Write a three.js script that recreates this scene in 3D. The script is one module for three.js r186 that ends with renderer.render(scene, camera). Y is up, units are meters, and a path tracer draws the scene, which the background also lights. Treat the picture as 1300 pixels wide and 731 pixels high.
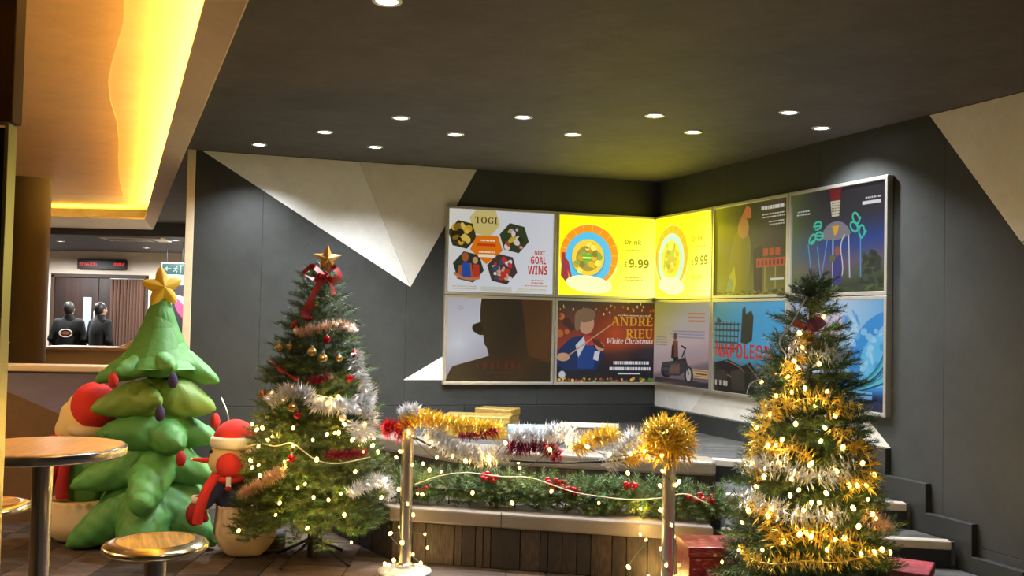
import * as THREE from 'three';
import { RectAreaLightUniformsLib } from 'three/addons/lights/RectAreaLightUniformsLib.js';
import { RoundedBoxGeometry } from 'three/addons/geometries/RoundedBoxGeometry.js';
import { MarchingCubes } from 'three/addons/objects/MarchingCubes.js';
import { mergeGeometries, mergeVertices } from 'three/addons/utils/BufferGeometryUtils.js';

// ---------------------------------------------------------------- camera, exposure
const scene = new THREE.Scene();
scene.background = new THREE.Color(0x000000);
const camera = new THREE.PerspectiveCamera(2 * Math.atan(365.5 / 1241.7) * 180 / Math.PI, 1300 / 731, 0.05, 80);
camera.position.set(0, 1.58, 0);
camera.rotation.set(0.0332, 0, 0.022, 'XYZ');
const renderer = new THREE.WebGLRenderer({ antialias: true });
renderer.toneMapping = THREE.LinearToneMapping;
renderer.toneMappingExposure = 1.0;
renderer.shadowMap.enabled = true;
RectAreaLightUniformsLib.init();

// light levels, all in one place
const DOWNLIGHT = 14, UNSEEN_LOBBY_LIGHT = 4, FOYER_LIGHT = 26, COVE = 38, POSTER_GLOW = 0.66, OFFER_GLOW = 1.25, BULB_GLOW = 8, BULB_LIGHT = 0.12, UNSEEN_PENDANT = 10;
const COOL = new THREE.Color().setRGB(0.97, 0.99, 1), WARM_COVE = new THREE.Color().setRGB(1, 0.54, 0.08), UNSEEN_PENDANT_WARM = new THREE.Color().setRGB(1, 0.62, 0.26), FAIRY = new THREE.Color().setRGB(1, 0.6, 0.15);

// ---------------------------------------------------------------- helpers
function mulberry(a) { return () => { a |= 0; a = a + 0x6D2B79F5 | 0; let t = Math.imul(a ^ a >>> 15, 1 | a); t = t + Math.imul(t ^ t >>> 7, 61 | t) ^ t; return ((t ^ t >>> 14) >>> 0) / 4294967296; }; }
const R = mulberry(20231);
const rr = (a, b) => a + (b - a) * R();
const V = (x, y, z) => new THREE.Vector3(x, y, z);
const taken = {};
function numbered(n) { if (!(n in taken)) { taken[n] = 0; return n; } taken[n]++; return n + '_' + String(taken[n]).padStart(3, '0'); }
function mesh(name, geo, mat, parent, at) {
  const m = new THREE.Mesh(geo, mat); m.name = parent ? name : numbered(name); m.castShadow = m.receiveShadow = true;
  if (at) m.position.set(...at);
  (parent || scene).add(m); return m;
}
function tag(o, label, category, group) { o.userData.label = label; o.userData.category = category; if (group) o.userData.group = group; return o; }
function thing(name, label, category, at = [0, 0, 0], turn = 0, group) {
  const o = new THREE.Group(); o.name = numbered(name); scene.add(o); o.position.set(...at); o.rotation.y = turn; return tag(o, label, category, group);
}
function structure(o, label, category) { o.userData.kind = 'structure'; o.userData.label = label; o.userData.category = category; return o; }
function stuff(o) { o.userData.kind = 'stuff'; return o; }
function inst(name, geo, mat, mats, cols, parent) {
  const m = new THREE.InstancedMesh(geo, mat, mats.length); m.name = name; m.castShadow = m.receiveShadow = true;
  mats.forEach((x, i) => m.setMatrixAt(i, x)); if (cols) cols.forEach((c, i) => m.setColorAt(i, c));
  stuff(m); parent.add(m); return m;
}
const lin = (r, g, b) => new THREE.Color().setRGB(r, g, b);
const std = (c, roughness = 0.8, metalness = 0, extra = {}) => new THREE.MeshStandardMaterial({ color: c, roughness, metalness, ...extra });
const box = (w, h, d) => new THREE.BoxGeometry(w, h, d);
const rbox = (w, h, d, r = 0.01, s = 2) => new RoundedBoxGeometry(w, h, d, s, r);
const cyl = (r1, r2, h, n = 24) => new THREE.CylinderGeometry(r1, r2, h, n);
const sph = (r, n = 20, m = 14) => new THREE.SphereGeometry(r, n, m);
const lathe = (pts, n = 32) => new THREE.LatheGeometry(pts.map(p => new THREE.Vector2(p[0], p[1])), n);
const tube = (pts, r, seg = 40, rad = 6) => new THREE.TubeGeometry(new THREE.CatmullRomCurve3(pts), seg, r, rad);
// horizontal slab from a plan polygon given as [x, depth] pairs (depth runs away from the camera, z = -depth)
function slab(pts, y0, y1, bevel = 0, holes = []) {
  const sh = new THREE.Shape(pts.map(p => new THREE.Vector2(p[0], p[1])));
  for (const h of holes) sh.holes.push(new THREE.Path(h.map(p => new THREE.Vector2(p[0], p[1]))));
  const b = bevel, g = new THREE.ExtrudeGeometry(sh, { depth: y1 - y0 - 2 * b, bevelEnabled: b > 0, bevelThickness: b, bevelSize: b, bevelOffset: -b, bevelSegments: 3 });
  g.rotateX(-Math.PI / 2); g.translate(0, y0 + b, 0);   // shape (x, depth) -> (x, y, -depth)
  return g;
}
// upright panel from an outline [x, y], z from z0 to z1
function panel(pts, z0, z1, bevel = 0) {
  const g = new THREE.ExtrudeGeometry(new THREE.Shape(pts.map(p => new THREE.Vector2(p[0], p[1]))), { depth: z1 - z0 - 2 * bevel, bevelEnabled: bevel > 0, bevelThickness: bevel, bevelSize: bevel, bevelOffset: -bevel, bevelSegments: 2 });
  g.translate(0, 0, z0 + bevel); return g;
}
// closed skin round a distance field: mesh of d(p) = 0 in the cube centre +- half
function skin(d, centre, half, n) {
  const mc = new MarchingCubes(n, new THREE.MeshStandardMaterial(), false, false, 200000); mc.isolation = 0;
  const h = n / 2;
  for (let z = 0; z < n; z++) for (let y = 0; y < n; y++) for (let x = 0; x < n; x++)
    mc.field[n * n * z + n * y + x] = -d(V(centre[0] + (x - h) / h * half, centre[1] + (y - h) / h * half, centre[2] + (z - h) / h * half));
  mc.update();
  const p = new Float32Array(mc.count * 3);
  for (let i = 0; i < mc.count * 3; i++) p[i] = mc.positionArray[i] * half + centre[i % 3];
  let g = new THREE.BufferGeometry(); g.setAttribute('position', new THREE.BufferAttribute(p, 3));
  g = mergeVertices(g, 1e-5); g.computeVertexNormals(); return g;
}
const capsule = (p, a, b, ra, rb) => { const bx = b.x - a.x, by = b.y - a.y, bz = b.z - a.z, px = p.x - a.x, py = p.y - a.y, pz = p.z - a.z, t = Math.max(0, Math.min(1, (px * bx + py * by + pz * bz) / (bx * bx + by * by + bz * bz))); return Math.hypot(px - bx * t, py - by * t, pz - bz * t) - (ra + (rb - ra) * t); };
const ellip = (p, c, r) => (Math.hypot((p.x - c.x) / r.x, (p.y - c.y) / r.y, (p.z - c.z) / r.z) - 1) * Math.min(r.x, r.y, r.z);
const smin = (a, b, k) => { const h = Math.max(k - Math.abs(a - b), 0) / k; return Math.min(a, b) - h * h * k / 4; };

// value noise for the textures
function grid(seed) { const g = mulberry(seed), t = new Float32Array(65536); for (let i = 0; i < 65536; i++) t[i] = g(); return t; }
const NZ = grid(77);
function vnoise(x, y, per) { // periodic in per cells
  const xi = Math.floor(x), yi = Math.floor(y), fx = x - xi, fy = y - yi, s = fx * fx * (3 - 2 * fx), t = fy * fy * (3 - 2 * fy);
  const q = (a, b) => NZ[(((a % per) + per) % per) + 256 * (((b % per) + per) % per)];
  return (q(xi, yi) * (1 - s) + q(xi + 1, yi) * s) * (1 - t) + (q(xi, yi + 1) * (1 - s) + q(xi + 1, yi + 1) * s) * t;
}
function tex(w, h, fn, srgb = true) {
  const d = new Uint8Array(w * h * 4);
  for (let y = 0; y < h; y++) for (let x = 0; x < w; x++) { const c = fn(x / w, y / h), i = (y * w + x) * 4; d[i] = c[0]; d[i + 1] = c[1]; d[i + 2] = c[2]; d[i + 3] = 255; }
  const t = new THREE.DataTexture(d, w, h); t.wrapS = t.wrapT = THREE.RepeatWrapping; t.magFilter = t.minFilter = THREE.LinearFilter; if (srgb) t.colorSpace = THREE.SRGBColorSpace; t.needsUpdate = true; return t;
}
function rep(t, x, y) { const c = t.clone(); c.repeat.set(x, y); c.needsUpdate = true; return c; }

// ---------------------------------------------------------------- materials
const plasterBump = tex(256, 256, (u, v) => { const n = 255 * (0.5 * vnoise(u * 24, v * 24, 24) + 0.3 * vnoise(u * 64, v * 64, 64) + 0.2 * vnoise(u * 128, v * 128, 128)); return [n, n, n]; }, false);
const paintTex = (c, amp) => tex(256, 256, (u, v) => { const n = 1 + amp * (vnoise(u * 5, v * 5, 5) + 0.6 * vnoise(u * 17, v * 17, 17) + 0.5 * vnoise(u * 70, v * 70, 70) - 1.05); return c.map(x => Math.min(255, x * n)); });
const M = {};
M.wallDark = std(0xffffff, 0.5, 0, { map: paintTex([52, 55, 55], 0.14), bumpMap: plasterBump, bumpScale: 0.0006 });
M.wallWhite = std(0xffffff, 0.55, 0, { map: paintTex([228, 229, 229], 0.05), bumpMap: plasterBump, bumpScale: 0.0005 });
M.wallGrey = std(0xffffff, 0.55, 0, { map: paintTex([212, 209, 202], 0.05), bumpMap: plasterBump, bumpScale: 0.0005 });
M.skirt = std(0xffffff, 0.42, 0, { map: paintTex([46, 48, 48], 0.12) });
M.ceilDark = std(0xffffff, 0.7, 0, { map: paintTex([78, 76, 78], 0.16), bumpMap: plasterBump, bumpScale: 0.0008 });
M.cream = std(0xffffff, 0.6, 0, { map: paintTex([226, 208, 176], 0.05), bumpMap: plasterBump, bumpScale: 0.0005 });
M.purple = std(0xffffff, 0.6, 0, { map: paintTex([118, 114, 146], 0.1) });
M.brownPaint = std(0xffffff, 0.6, 0, { map: paintTex([108, 82, 56], 0.1) });
M.taupe = std(0xffffff, 0.6, 0, { map: paintTex([92, 80, 66], 0.08) });
M.darkBrown = std(0xffffff, 0.6, 0, { map: paintTex([62, 44, 32], 0.12) });
M.black = std(0x0d0d0e, 0.5);
M.chrome = std(lin(0.75, 0.74, 0.72), 0.22, 1);
M.steel = std(lin(0.52, 0.51, 0.5), 0.34, 1);
M.alu = std(lin(0.72, 0.7, 0.66), 0.38, 0.9);
M.rubber = std(0x111112, 0.7);
const fabricBump = tex(128, 128, (u, v) => { const n = 128 + 60 * Math.sin(u * Math.PI * 128) * Math.sin(v * Math.PI * 128) + 60 * (vnoise(u * 32, v * 32, 32) - 0.5); return [n, n, n]; }, false);
const fabric = (c, r = 0.85, extra = {}) => new THREE.MeshPhysicalMaterial({ color: c, roughness: r, sheen: 0.3, sheenRoughness: 0.6, bumpMap: rep(fabricBump, 6, 6), bumpScale: 0.0015, ...extra });
const creaseBump = tex(256, 256, (u, v) => { const a = vnoise(u * 5, v * 5, 5), b = Math.abs(vnoise(u * 9 + a * 3, v * 14 - a * 2, 64) - 0.5) * 2, c = Math.abs(vnoise(u * 22 - a * 4, v * 12, 64) - 0.5) * 2; const n = 255 * Math.min(1, 0.55 * Math.sqrt(b) + 0.35 * Math.sqrt(c) + 0.1 * vnoise(u * 80, v * 80, 80)); return [n, n, n]; }, false);
M.green = fabric(lin(0.1, 0.33, 0.085), 0.55, { bumpMap: rep(creaseBump, 0.7, 0.7), bumpScale: 0.009 }); M.greenDark = fabric(lin(0.08, 0.28, 0.075), 0.55, { bumpMap: rep(creaseBump, 0.7, 0.7), bumpScale: 0.009 }); M.greenOlive = fabric(lin(0.17, 0.31, 0.06), 0.55, { bumpMap: rep(creaseBump, 0.7, 0.7), bumpScale: 0.009 });
M.yellowFab = fabric(lin(0.75, 0.52, 0.05), 0.6);
M.redFab = fabric(lin(0.62, 0.03, 0.025)); M.redDark = fabric(lin(0.36, 0.015, 0.02)); M.creamFab = fabric(lin(0.68, 0.55, 0.38)); M.whiteFab = fabric(lin(0.75, 0.7, 0.62)); M.navy = fabric(lin(0.02, 0.03, 0.075)); M.purpleFab = fabric(lin(0.04, 0.03, 0.1)); M.orangeFab = fabric(lin(0.8, 0.36, 0.05)); M.skinFab = fabric(lin(0.75, 0.58, 0.3));
const woodTex = (c, k, seed) => tex(256, 256, (u, v) => {
  const w = vnoise(u * 3 + seed, v * 2, 16), g = vnoise(u * 60 + seed * 7 + w * 4, v * 3 + seed, 240), f = vnoise(u * 120 + seed, v * 9, 240), kn = vnoise(u * 6 + seed * 3, v * 6, 64);
  const n = 1 + k * (1.1 * (g - 0.5) + 0.7 * (f - 0.5) + 0.7 * (kn - 0.5)); return c.map(x => Math.max(0, Math.min(255, x * n)));
});
M.boards = [0, 1, 2, 3, 4].map(i => { const t = woodTex([[46, 35, 25], [35, 27, 20], [55, 43, 30], [29, 23, 17], [42, 33, 25]][i], 0.75, i * 3 + 1); return std(0xffffff, 0.62, 0, { map: t, bumpMap: t, bumpScale: 0.004 }); });
M.tableWood = std(0xffffff, 0.3, 0, { map: rep(woodTex([212, 164, 104], 0.13, 5), 1, 1) });
M.seatWood = std(0xffffff, 0.3, 0, { map: woodTex([190, 140, 70], 0.3, 9) });
M.doorWood = std(0xffffff, 0.45, 0, { map: woodTex([46, 29, 22], 0.35, 12) });
const carpetTex = (c, seed) => tex(256, 256, (u, v) => {
  const st = vnoise(u * 3 + seed, v * 90, 90), f = vnoise(u * 110, v * 110, 110), b = vnoise(u * 4 + seed * 5, v * 7 + seed, 60);
  const n = 0.72 + 0.45 * st + 0.35 * (f - 0.5) + 0.3 * (b - 0.5); return c.map(x => Math.min(255, x * n));
});
M.carpets = [[76, 62, 53], [62, 51, 45], [88, 72, 61], [52, 43, 39]].map((c, i) => { const t = carpetTex(c, i * 2 + 1); return std(0xffffff, 0.95, 0, { map: t, bumpMap: t, bumpScale: 0.003 }); });
M.platformCarpet = (() => { const t = tex(256, 256, (u, v) => { const n = 0.6 + 0.5 * vnoise(u * 4 + 2 * vnoise(u * 3, v * 3, 3), v * 26, 26) + 0.35 * vnoise(u * 90, v * 90, 90); return [58 * n, 58 * n, 58 * n]; }); return std(0xffffff, 0.95, 0, { map: rep(t, 1, 1), bumpMap: t, bumpScale: 0.003 }); })();
M.seatPad = std(0xffffff, 0.42, 0, { map: paintTex([116, 109, 100], 0.08) });
M.nosing = std(0xffffff, 0.4, 0, { map: paintTex([172, 165, 154], 0.06) });

// ---------------------------------------------------------------- the two poster walls (corner where they meet, angles read from the photograph)
const X0 = 1.39986, D0 = 9.47706, A = 0.3077, B = 1.2045, CEIL = 2.955;
const wl = (s, y, out) => V(X0 - s * Math.cos(A) + out * Math.sin(A), y, -D0 + s * Math.sin(A) + out * Math.cos(A));
const wr = (s, y, out) => V(X0 + s * Math.cos(B) - out * Math.sin(B), y, -D0 + s * Math.sin(B) + out * Math.cos(B));
const cornerGroup = (name, turn) => { const g = new THREE.Group(); g.name = name; g.position.set(X0, 0, -D0); g.rotation.y = turn; scene.add(g); return g; };
{
  // back wall: x runs to -s
  const w = structure(cornerGroup('wall_back', A), 'charcoal painted back wall with pale triangles behind the posters', 'wall');
  mesh('wall_body', panel([[-4.28, -0.02], [0.3, -0.02], [0.3, 3.1], [-4.28, 3.1]], -0.32, -0.012), M.wallDark, w);
  const E = [0, 1.2, 2.455, 3.72, 4.28];
  for (let i = 0; i < 4; i++) { const a = -E[i + 1] + 0.0007, b = -E[i] - 0.0007; mesh('panel', panel([[a, 0.805], [b, 0.805], [b, 2.99], [a, 2.99]], -0.0125, 0, 0.0012), M.wallDark, w); }
  mesh('panel', panel([[-4.28, 0], [-1.9, 0], [-1.9, 0.8], [-4.28, 0.8]], -0.0125, 0, 0.0012), M.wallDark, w);
  mesh('skirting', panel([[-1.899, 0.62], [0, 0.62], [0, 0.8], [-1.899, 0.8]], -0.0125, 0.012, 0.003), M.skirt, w);
  const white = (pts, m) => mesh('painted_facet', panel(pts, -0.001, 0.002), m, w);
  white([[-4.23, 2.95], [-2.91, 2.95], [-2.424, 1.86]], M.wallWhite);
  white([[-2.908, 2.95], [-1.834, 2.95], [-2.422, 1.86]], M.wallGrey);
  white([[-2.466, 1.03], [-2.1, 1.25], [-2.1, 1.03]], M.wallWhite);
  const t = mesh('trim', panel([[-4.345, 0], [-4.28, 0], [-4.28, 2.955], [-4.345, 2.955]], -0.32, 0.006, 0.004), M.cream, w);
}
{
  const w = structure(cornerGroup('wall_right', -B), 'charcoal painted side wall with a pale triangle and stepped skirting', 'wall');
  mesh('wall_body', panel([[-0.3, -0.02], [13, -0.02], [13, 3.1], [-0.3, 3.1]], -0.32, -0.012), M.wallDark, w);
  const E = [0, 1.2, 2.414, 3.62, 4.84, 6.05, 8.4, 10.8, 13];
  for (let i = 0; i < 8; i++) { const a = E[i] + 0.0007, b = E[i + 1] - 0.0007; mesh('panel', panel([[a, 0.3], [b, 0.3], [b, 2.99], [a, 2.99]], -0.0125, 0, 0.0012), M.wallDark, w); }
  mesh('panel', panel([[0, 0], [13, 0], [13, 0.297], [0, 0.297]], -0.0125, 0, 0.0012), M.wallDark, w);
  const white = (pts, m) => mesh('painted_facet', panel(pts, -0.001, 0.002), m, w);
  white([[3.49, 2.95], [5.9, 2.95], [4.19, 2.09]], M.wallWhite);
  white([[4.195, 2.086], [5.91, 2.95], [5.0, 1.2]], M.wallGrey);
  white([[0.002, 0.79], [0.66, 0.79], [0.9, 1.0], [0.002, 1.0]], M.wallWhite);
  white([[0.664, 0.79], [3.17, 0.79], [2.9, 1.0], [0.904, 1.0]], M.wallGrey);
  // stepped skirting that follows the stair
  mesh('stepped_skirting', panel([[0.013, 0], [4.97, 0], [4.97, 0.06], [4.25, 0.06], [4.25, 0.245], [3.89, 0.245], [3.89, 0.434], [3.525, 0.434], [3.525, 0.614], [3.17, 0.614], [3.17, 0.788], [0.013, 0.788]], 0.001, 0.045, 0.004), M.skirt, w);
}
// ---------------------------------------------------------------- floor
{
  const f = structure(mesh('floor', slab([[-12, -3], [6.5, -3], [6.5, 19.2], [-12, 19.2]], -0.2, -0.008), std(0xffffff, 0.95, 0, { map: rep(M.carpets[1].map, 2, 2) })), 'brown patchwork carpet tile floor', 'floor');
  const gA = new RoundedBoxGeometry(0.496, 0.012, 0.246, 1, 0.003), gB = new RoundedBoxGeometry(0.246, 0.012, 0.496, 1, 0.003);
  for (let i = -9; i < 7; i++) for (let j = 9; j < 17; j++) { // basket of 0.5 m squares, each two carpet planks
    const x = i * 0.5, d = j * 0.5, flip = (i + j) & 1;
    if (x > -0.9 && d > 6.2 || (x > 1.2 && d > 5.2) || x > 2.4) continue;
    for (const k of [-0.125, 0.125]) mesh('carpet_tile', flip ? gA : gB, M.carpets[Math.floor(R() * 4)], f, [x + 0.25 + (flip ? 0 : k), -0.006, -(d + 0.25 + (flip ? k : 0))]);
  }
}
// ---------------------------------------------------------------- ceiling, light cove, foyer shell
const rimX = d => -1.24 - 0.4008 * (d - 4.27);
const OUT = [[rimX(2) - 3.6, 2], [rimX(2), 2], [rimX(14.9), 14.9], [rimX(14.9) - 4.5, 14.9]];
const INN = [[rimX(2.3) - 3.3, 2.15], [rimX(2.15) - 0.15, 2.15], [rimX(14.1) - 0.15, 14.1], [rimX(14.1) - 4.2, 14.1]];
structure(mesh('ceiling', slab([[-12, -3], [6.5, -3], [6.5, 14.95], [-12, 14.95]], CEIL, 3.14, 0, [OUT]), M.ceilDark), 'dark grey painted ceiling dotted with round downlights', 'ceiling');
structure(mesh('ceiling_foyer', slab([[-12, 14.95], [-2, 14.95], [-2, 19.2], [-12, 19.2]], 2.745, 3.14), std(0xffffff, 0.7, 0, { map: paintTex([74, 76, 84], 0.1) })), 'dark ceiling of the far foyer above the doors', 'ceiling');
{
  const c = structure(new THREE.Group(), 'cream ceiling recess washed by warm yellow cove light', 'ceiling'); c.name = 'ceiling_cove'; scene.add(c);
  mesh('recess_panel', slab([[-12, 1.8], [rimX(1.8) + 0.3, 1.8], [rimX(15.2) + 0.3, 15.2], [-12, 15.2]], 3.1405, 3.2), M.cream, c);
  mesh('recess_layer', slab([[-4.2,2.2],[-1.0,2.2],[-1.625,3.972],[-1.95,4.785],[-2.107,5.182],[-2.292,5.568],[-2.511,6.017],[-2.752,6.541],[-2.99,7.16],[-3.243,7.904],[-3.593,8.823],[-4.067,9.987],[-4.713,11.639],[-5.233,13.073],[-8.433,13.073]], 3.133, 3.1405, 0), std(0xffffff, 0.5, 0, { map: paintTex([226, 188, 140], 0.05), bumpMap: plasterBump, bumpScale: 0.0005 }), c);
  { // sloping rim: outer edge lower than the inner edge
    const rg = slab(OUT, 2.86, 2.94, 0, [INN]), P = rg.attributes.position;
    for (let i = 0; i < P.count; i++) if (P.getY(i) < 2.9) { const inner = INN.some(q => Math.hypot(q[0] - P.getX(i), -q[1] - P.getZ(i)) < 0.01); P.setY(i, inner ? 2.925 : 2.845); }
    rg.computeVertexNormals(); mesh('rim', rg, std(0xffffff, 0.55, 0, { map: paintTex([250, 236, 214], 0.03) }), c);
  }
  const up = (x0, d0, x1, d1) => { const L = Math.hypot(x1 - x0, d1 - d0), m = mesh('upstand', box(L, 0.12, 0.02), M.cream, c, [(x0 + x1) / 2, 2.915, -(d0 + d1) / 2]); m.rotation.y = Math.atan2(d1 - d0, x1 - x0); };
  up(OUT[1][0], OUT[1][1], OUT[2][0], OUT[2][1]); up(OUT[2][0], OUT[2][1], OUT[3][0], OUT[3][1]);
}
// LED strips on the ledge of the cove
function ledStrip(x0, d0, x1, d1, label) {
  const L = Math.hypot(x1 - x0, d1 - d0), yaw = Math.atan2(d1 - d0, x1 - x0);
  const g = thing('led_strip_light', label, 'strip light', [(x0 + x1) / 2, 2.941, -(d0 + d1) / 2], yaw);
  mesh('profile', box(L, 0.012, 0.03), M.alu, g, [0, 0.006, 0]);
  mesh('diffuser', rbox(L, 0.012, 0.022, 0.004, 1), std(0x000000, 0.5, 0, { emissive: WARM_COVE, emissiveIntensity: COVE * 0.4 }), g, [0, 0.018, 0]);
  const l = new THREE.RectAreaLight(WARM_COVE, COVE * 2.2, L, 0.04); l.name = 'cove_light'; l.position.set(0, 0.035, 0); l.rotation.x = Math.PI / 2 - 0.5; g.add(l);
  return g;
}
ledStrip(rimX(2.3) - 0.07, 2.3, rimX(14.3) - 0.07, 14.3, 'warm light strip along the long side of the ceiling cove');
ledStrip(rimX(14.4) - 3.9, 14.45, rimX(14.4) - 0.2, 14.45, 'warm light strip across the far end of the ceiling cove');
// shell: far wall, side walls, wall behind the camera
{
  const w = structure(mesh('wall_far', box(10, 3.2, 0.2), std(0xffffff, 0.6, 0, { map: paintTex([214, 200, 182], 0.05) }), null, [-7, 1.6, -19.1]), 'pale foyer wall with dark double doors under the ticker sign', 'wall');
  structure(mesh('wall_left', box(0.2, 3.2, 22.4), M.cream, null, [-12.1, 1.6, -8.1]), 'cream foyer side wall', 'wall');
  structure(mesh('wall_rear', box(18.7, 3.2, 0.2), M.taupe, null, [-2.75, 1.6, 3.1]), 'taupe wall of the lobby opposite the poster corner', 'wall');
  const L = Math.hypot(2.3, 10.7), s = structure(mesh('wall_passage', box(L, 3.2, 0.15), M.cream, null, [-3.85, 1.6, -13.75]), 'cream passage wall beside the foyer doors', 'wall'); s.rotation.y = Math.atan2(10.7, -2.3);
}
// round column in the foyer
{
  const c = structure(mesh('column', cyl(0.3, 0.3, 3.14, 48), M.taupe, null, [-5.83, 1.57, -11.6]), 'round taupe column rising to the lit cove', 'column');
}
// partition at the edge of the frame
{
  const p = thing('partition', 'dark panelled partition with a pale metal edge beside the tables', 'partition', [-1.561, 0, -3.0], 0.12);
  mesh('panel', rbox(0.7, 2.14, 0.06, 0.004), M.black, p, [-0.362, 1.07, -0.03]);
  mesh('edge_strip', rbox(0.012, 2.155, 0.07, 0.003), std(lin(0.55, 0.5, 0.25), 0.35, 0.8), p, [-0.006, 1.0775, -0.03]);
  mesh('header', rbox(0.72, 0.695, 0.08, 0.004), M.darkBrown, p, [-0.35, 2.506, -0.035]);
}
// low wall behind the snowman
{
  const w = structure(new THREE.Group(), 'low slate partition wall with brown painted corner and cream capping', 'wall'); w.name = 'wall_low'; scene.add(w);
  const x0 = -6.4, d0 = 7.05, x1 = -2.74, d1 = 7.45, L = Math.hypot(x1 - x0, d1 - d0); w.position.set(x0, 0, -d0); w.rotation.y = Math.atan2(d1 - d0, x1 - x0);
  mesh('wall_body', box(L, 1.12, 0.14), M.purple, w, [L / 2, 0.56, -0.07]);
  mesh('painted_facet', panel([[0, 0], [L, 0], [L, 0.53], [2.3, 1.119], [0, 1.119]], -0.001, 0.003), M.brownPaint, w);
  mesh('capping', rbox(L + 0.03, 0.05, 0.22, 0.012), M.cream, w, [L / 2, 1.145, -0.07]);
  mesh('return_wall', box(0.1, 1.12, 0.75), M.purple, w, [L - 0.05, 0.56, -0.52]);
  mesh('return_capping', rbox(0.16, 0.05, 0.75, 0.012), M.cream, w, [L - 0.05, 1.145, -0.55]);
}
// ---------------------------------------------------------------- stage: platform, stair, tiered benches
const N1 = [[-2.0, 8.3], [-0.76, 6.39], [1.25, 5.965]], N2 = [[-1.84, 8.42], [-0.4, 6.98], [1.4, 6.6]];
structure(mesh('floor_platform', slab([[-1.62, 8.49], [-0.33, 7.2], [1.44, 6.82], [1.44, 6.98], [2.45, 6.6], [1.39, 9.45], [1.36, 9.45]], 0, 0.63), (() => { const m = M.platformCarpet; return m; })()), 'grey carpeted platform below the posters', 'floor');
{
  const st = structure(new THREE.Group(), 'carpeted steps with pale nosings beside the stepped skirting', 'stairs'); st.name = 'stairs'; scene.add(st);
  const L = [[[1.43, 6.975], [2.445, 6.6], 0.63], [[1.43, 6.44], [2.565, 6.25], 0.4725], [[1.33, 6.1], [2.69, 5.89], 0.315], [[1.3, 5.72], [2.825, 5.53], 0.158]];
  for (let i = 0; i < 4; i++) {
    const [l, r, h] = L[i], yb = h - 0.158;
    if (i) { const [l0, r0] = L[i - 1]; mesh('step', slab([[l[0] + 0.01, l[1] + 0.02], [r[0], r[1] + 0.02], [r0[0] - 0.005, r0[1] + 0.02], [l0[0] + 0.01, l0[1] + 0.02]], 0, h - 0.004), std(0xffffff, 0.95, 0, { map: M.platformCarpet.map }), st); }
    const dx = r[0] - l[0], dd = r[1] - l[1], n = Math.hypot(dx, dd), ux = dx / n, ud = dd / n;
    const e = [r[0] - ux * 0.03, r[1] - ud * 0.03];
    mesh('nosing', slab([[l[0], l[1]], e, [e[0] - ud * 0.07, e[1] + ux * 0.07], [l[0] - ud * 0.07, l[1] + ux * 0.07]], h - 0.052, h + 0.004, 0.012), M.nosing, st);
    const rs = mesh('riser', box(n - 0.03, 0.158 - 0.05, 0.012), M.black, st, [(l[0] + e[0]) / 2, yb + 0.054, -((l[1] + e[1]) / 2 + 0.012)]); rs.rotation.y = Math.atan2(dd, dx);
  }
}
const boardGeo = {};
function boardFront(g, pts, y0, y1, back) {
  for (let k = 0; k < pts.length - 1; k++) {
    const [a, b] = [pts[k], pts[k + 1]], n = Math.hypot(b[0] - a[0], b[1] - a[1]), ux = (b[0] - a[0]) / n, ud = (b[1] - a[1]) / n, yaw = Math.atan2(ud, ux);
    let t = 0.01;
    while (t < n - 0.02) {
      let i = Math.floor(R() * 4); const w = Math.min([0.05, 0.09, 0.13, 0.19][i], n - 0.01 - t); if (w < 0.03) break;
      const h = y1 - y0, key = w.toFixed(3) + h.toFixed(3); boardGeo[key] ||= new RoundedBoxGeometry(w - 0.004, h, 0.018, 1, 0.003);
      const c = t + w / 2, off = back + rr(-0.003, 0.003);
      const m = mesh('plank', boardGeo[key], M.boards[Math.floor(R() * 5)], g, [a[0] + ux * c - ud * off, y0 + h / 2, -(a[1] + ud * c + ux * off)]); m.rotation.y = yaw;
      t += w;
    }
  }
}
const shift = (pts, o) => pts.map((p, k) => { // move a polyline back by o
  const nrm = []; for (const j of [k - 1, k]) if (j >= 0 && j < pts.length - 1) { const a = pts[j], b = pts[j + 1], n = Math.hypot(b[0] - a[0], b[1] - a[1]); nrm.push([-(b[1] - a[1]) / n, (b[0] - a[0]) / n]); }
  const x = nrm.reduce((s, v) => s + v[0], 0), y = nrm.reduce((s, v) => s + v[1], 0), q = Math.hypot(x, y), dot = (x * nrm[0][0] + y * nrm[0][1]) / q; return [p[0] + x / q * o / dot, p[1] + y / q * o / dot];
});
{
  const b = thing('bench', 'lower tier bench clad in dark planks, carrying the pine garland', 'bench');
  const back = shift(N2, 0.005), sb = [[1.27, 6.63], back[1], back[0]];
  mesh('seat', slab([...N1, ...sb], 0.262, 0.36, 0.018), M.seatPad, b);
  mesh('carcass', slab([...shift(N1, 0.05).map((p, i) => i == 2 ? [p[0] - 0.02, p[1]] : p), [1.24, 6.63], back[1], back[0]], 0, 0.262), M.black, b);
  boardFront(b, N1, 0.004, 0.26, 0.035);
  for (const t of [0.36, 0.87]) { const a = N1[1], c = N1[2]; mesh('seat_joint', box(0.004, 0.1, 0.014), M.rubber, b, [a[0] + (c[0] - a[0]) * t, 0.312, -(a[1] + (c[1] - a[1]) * t) - 0.0055]); }
}
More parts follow.
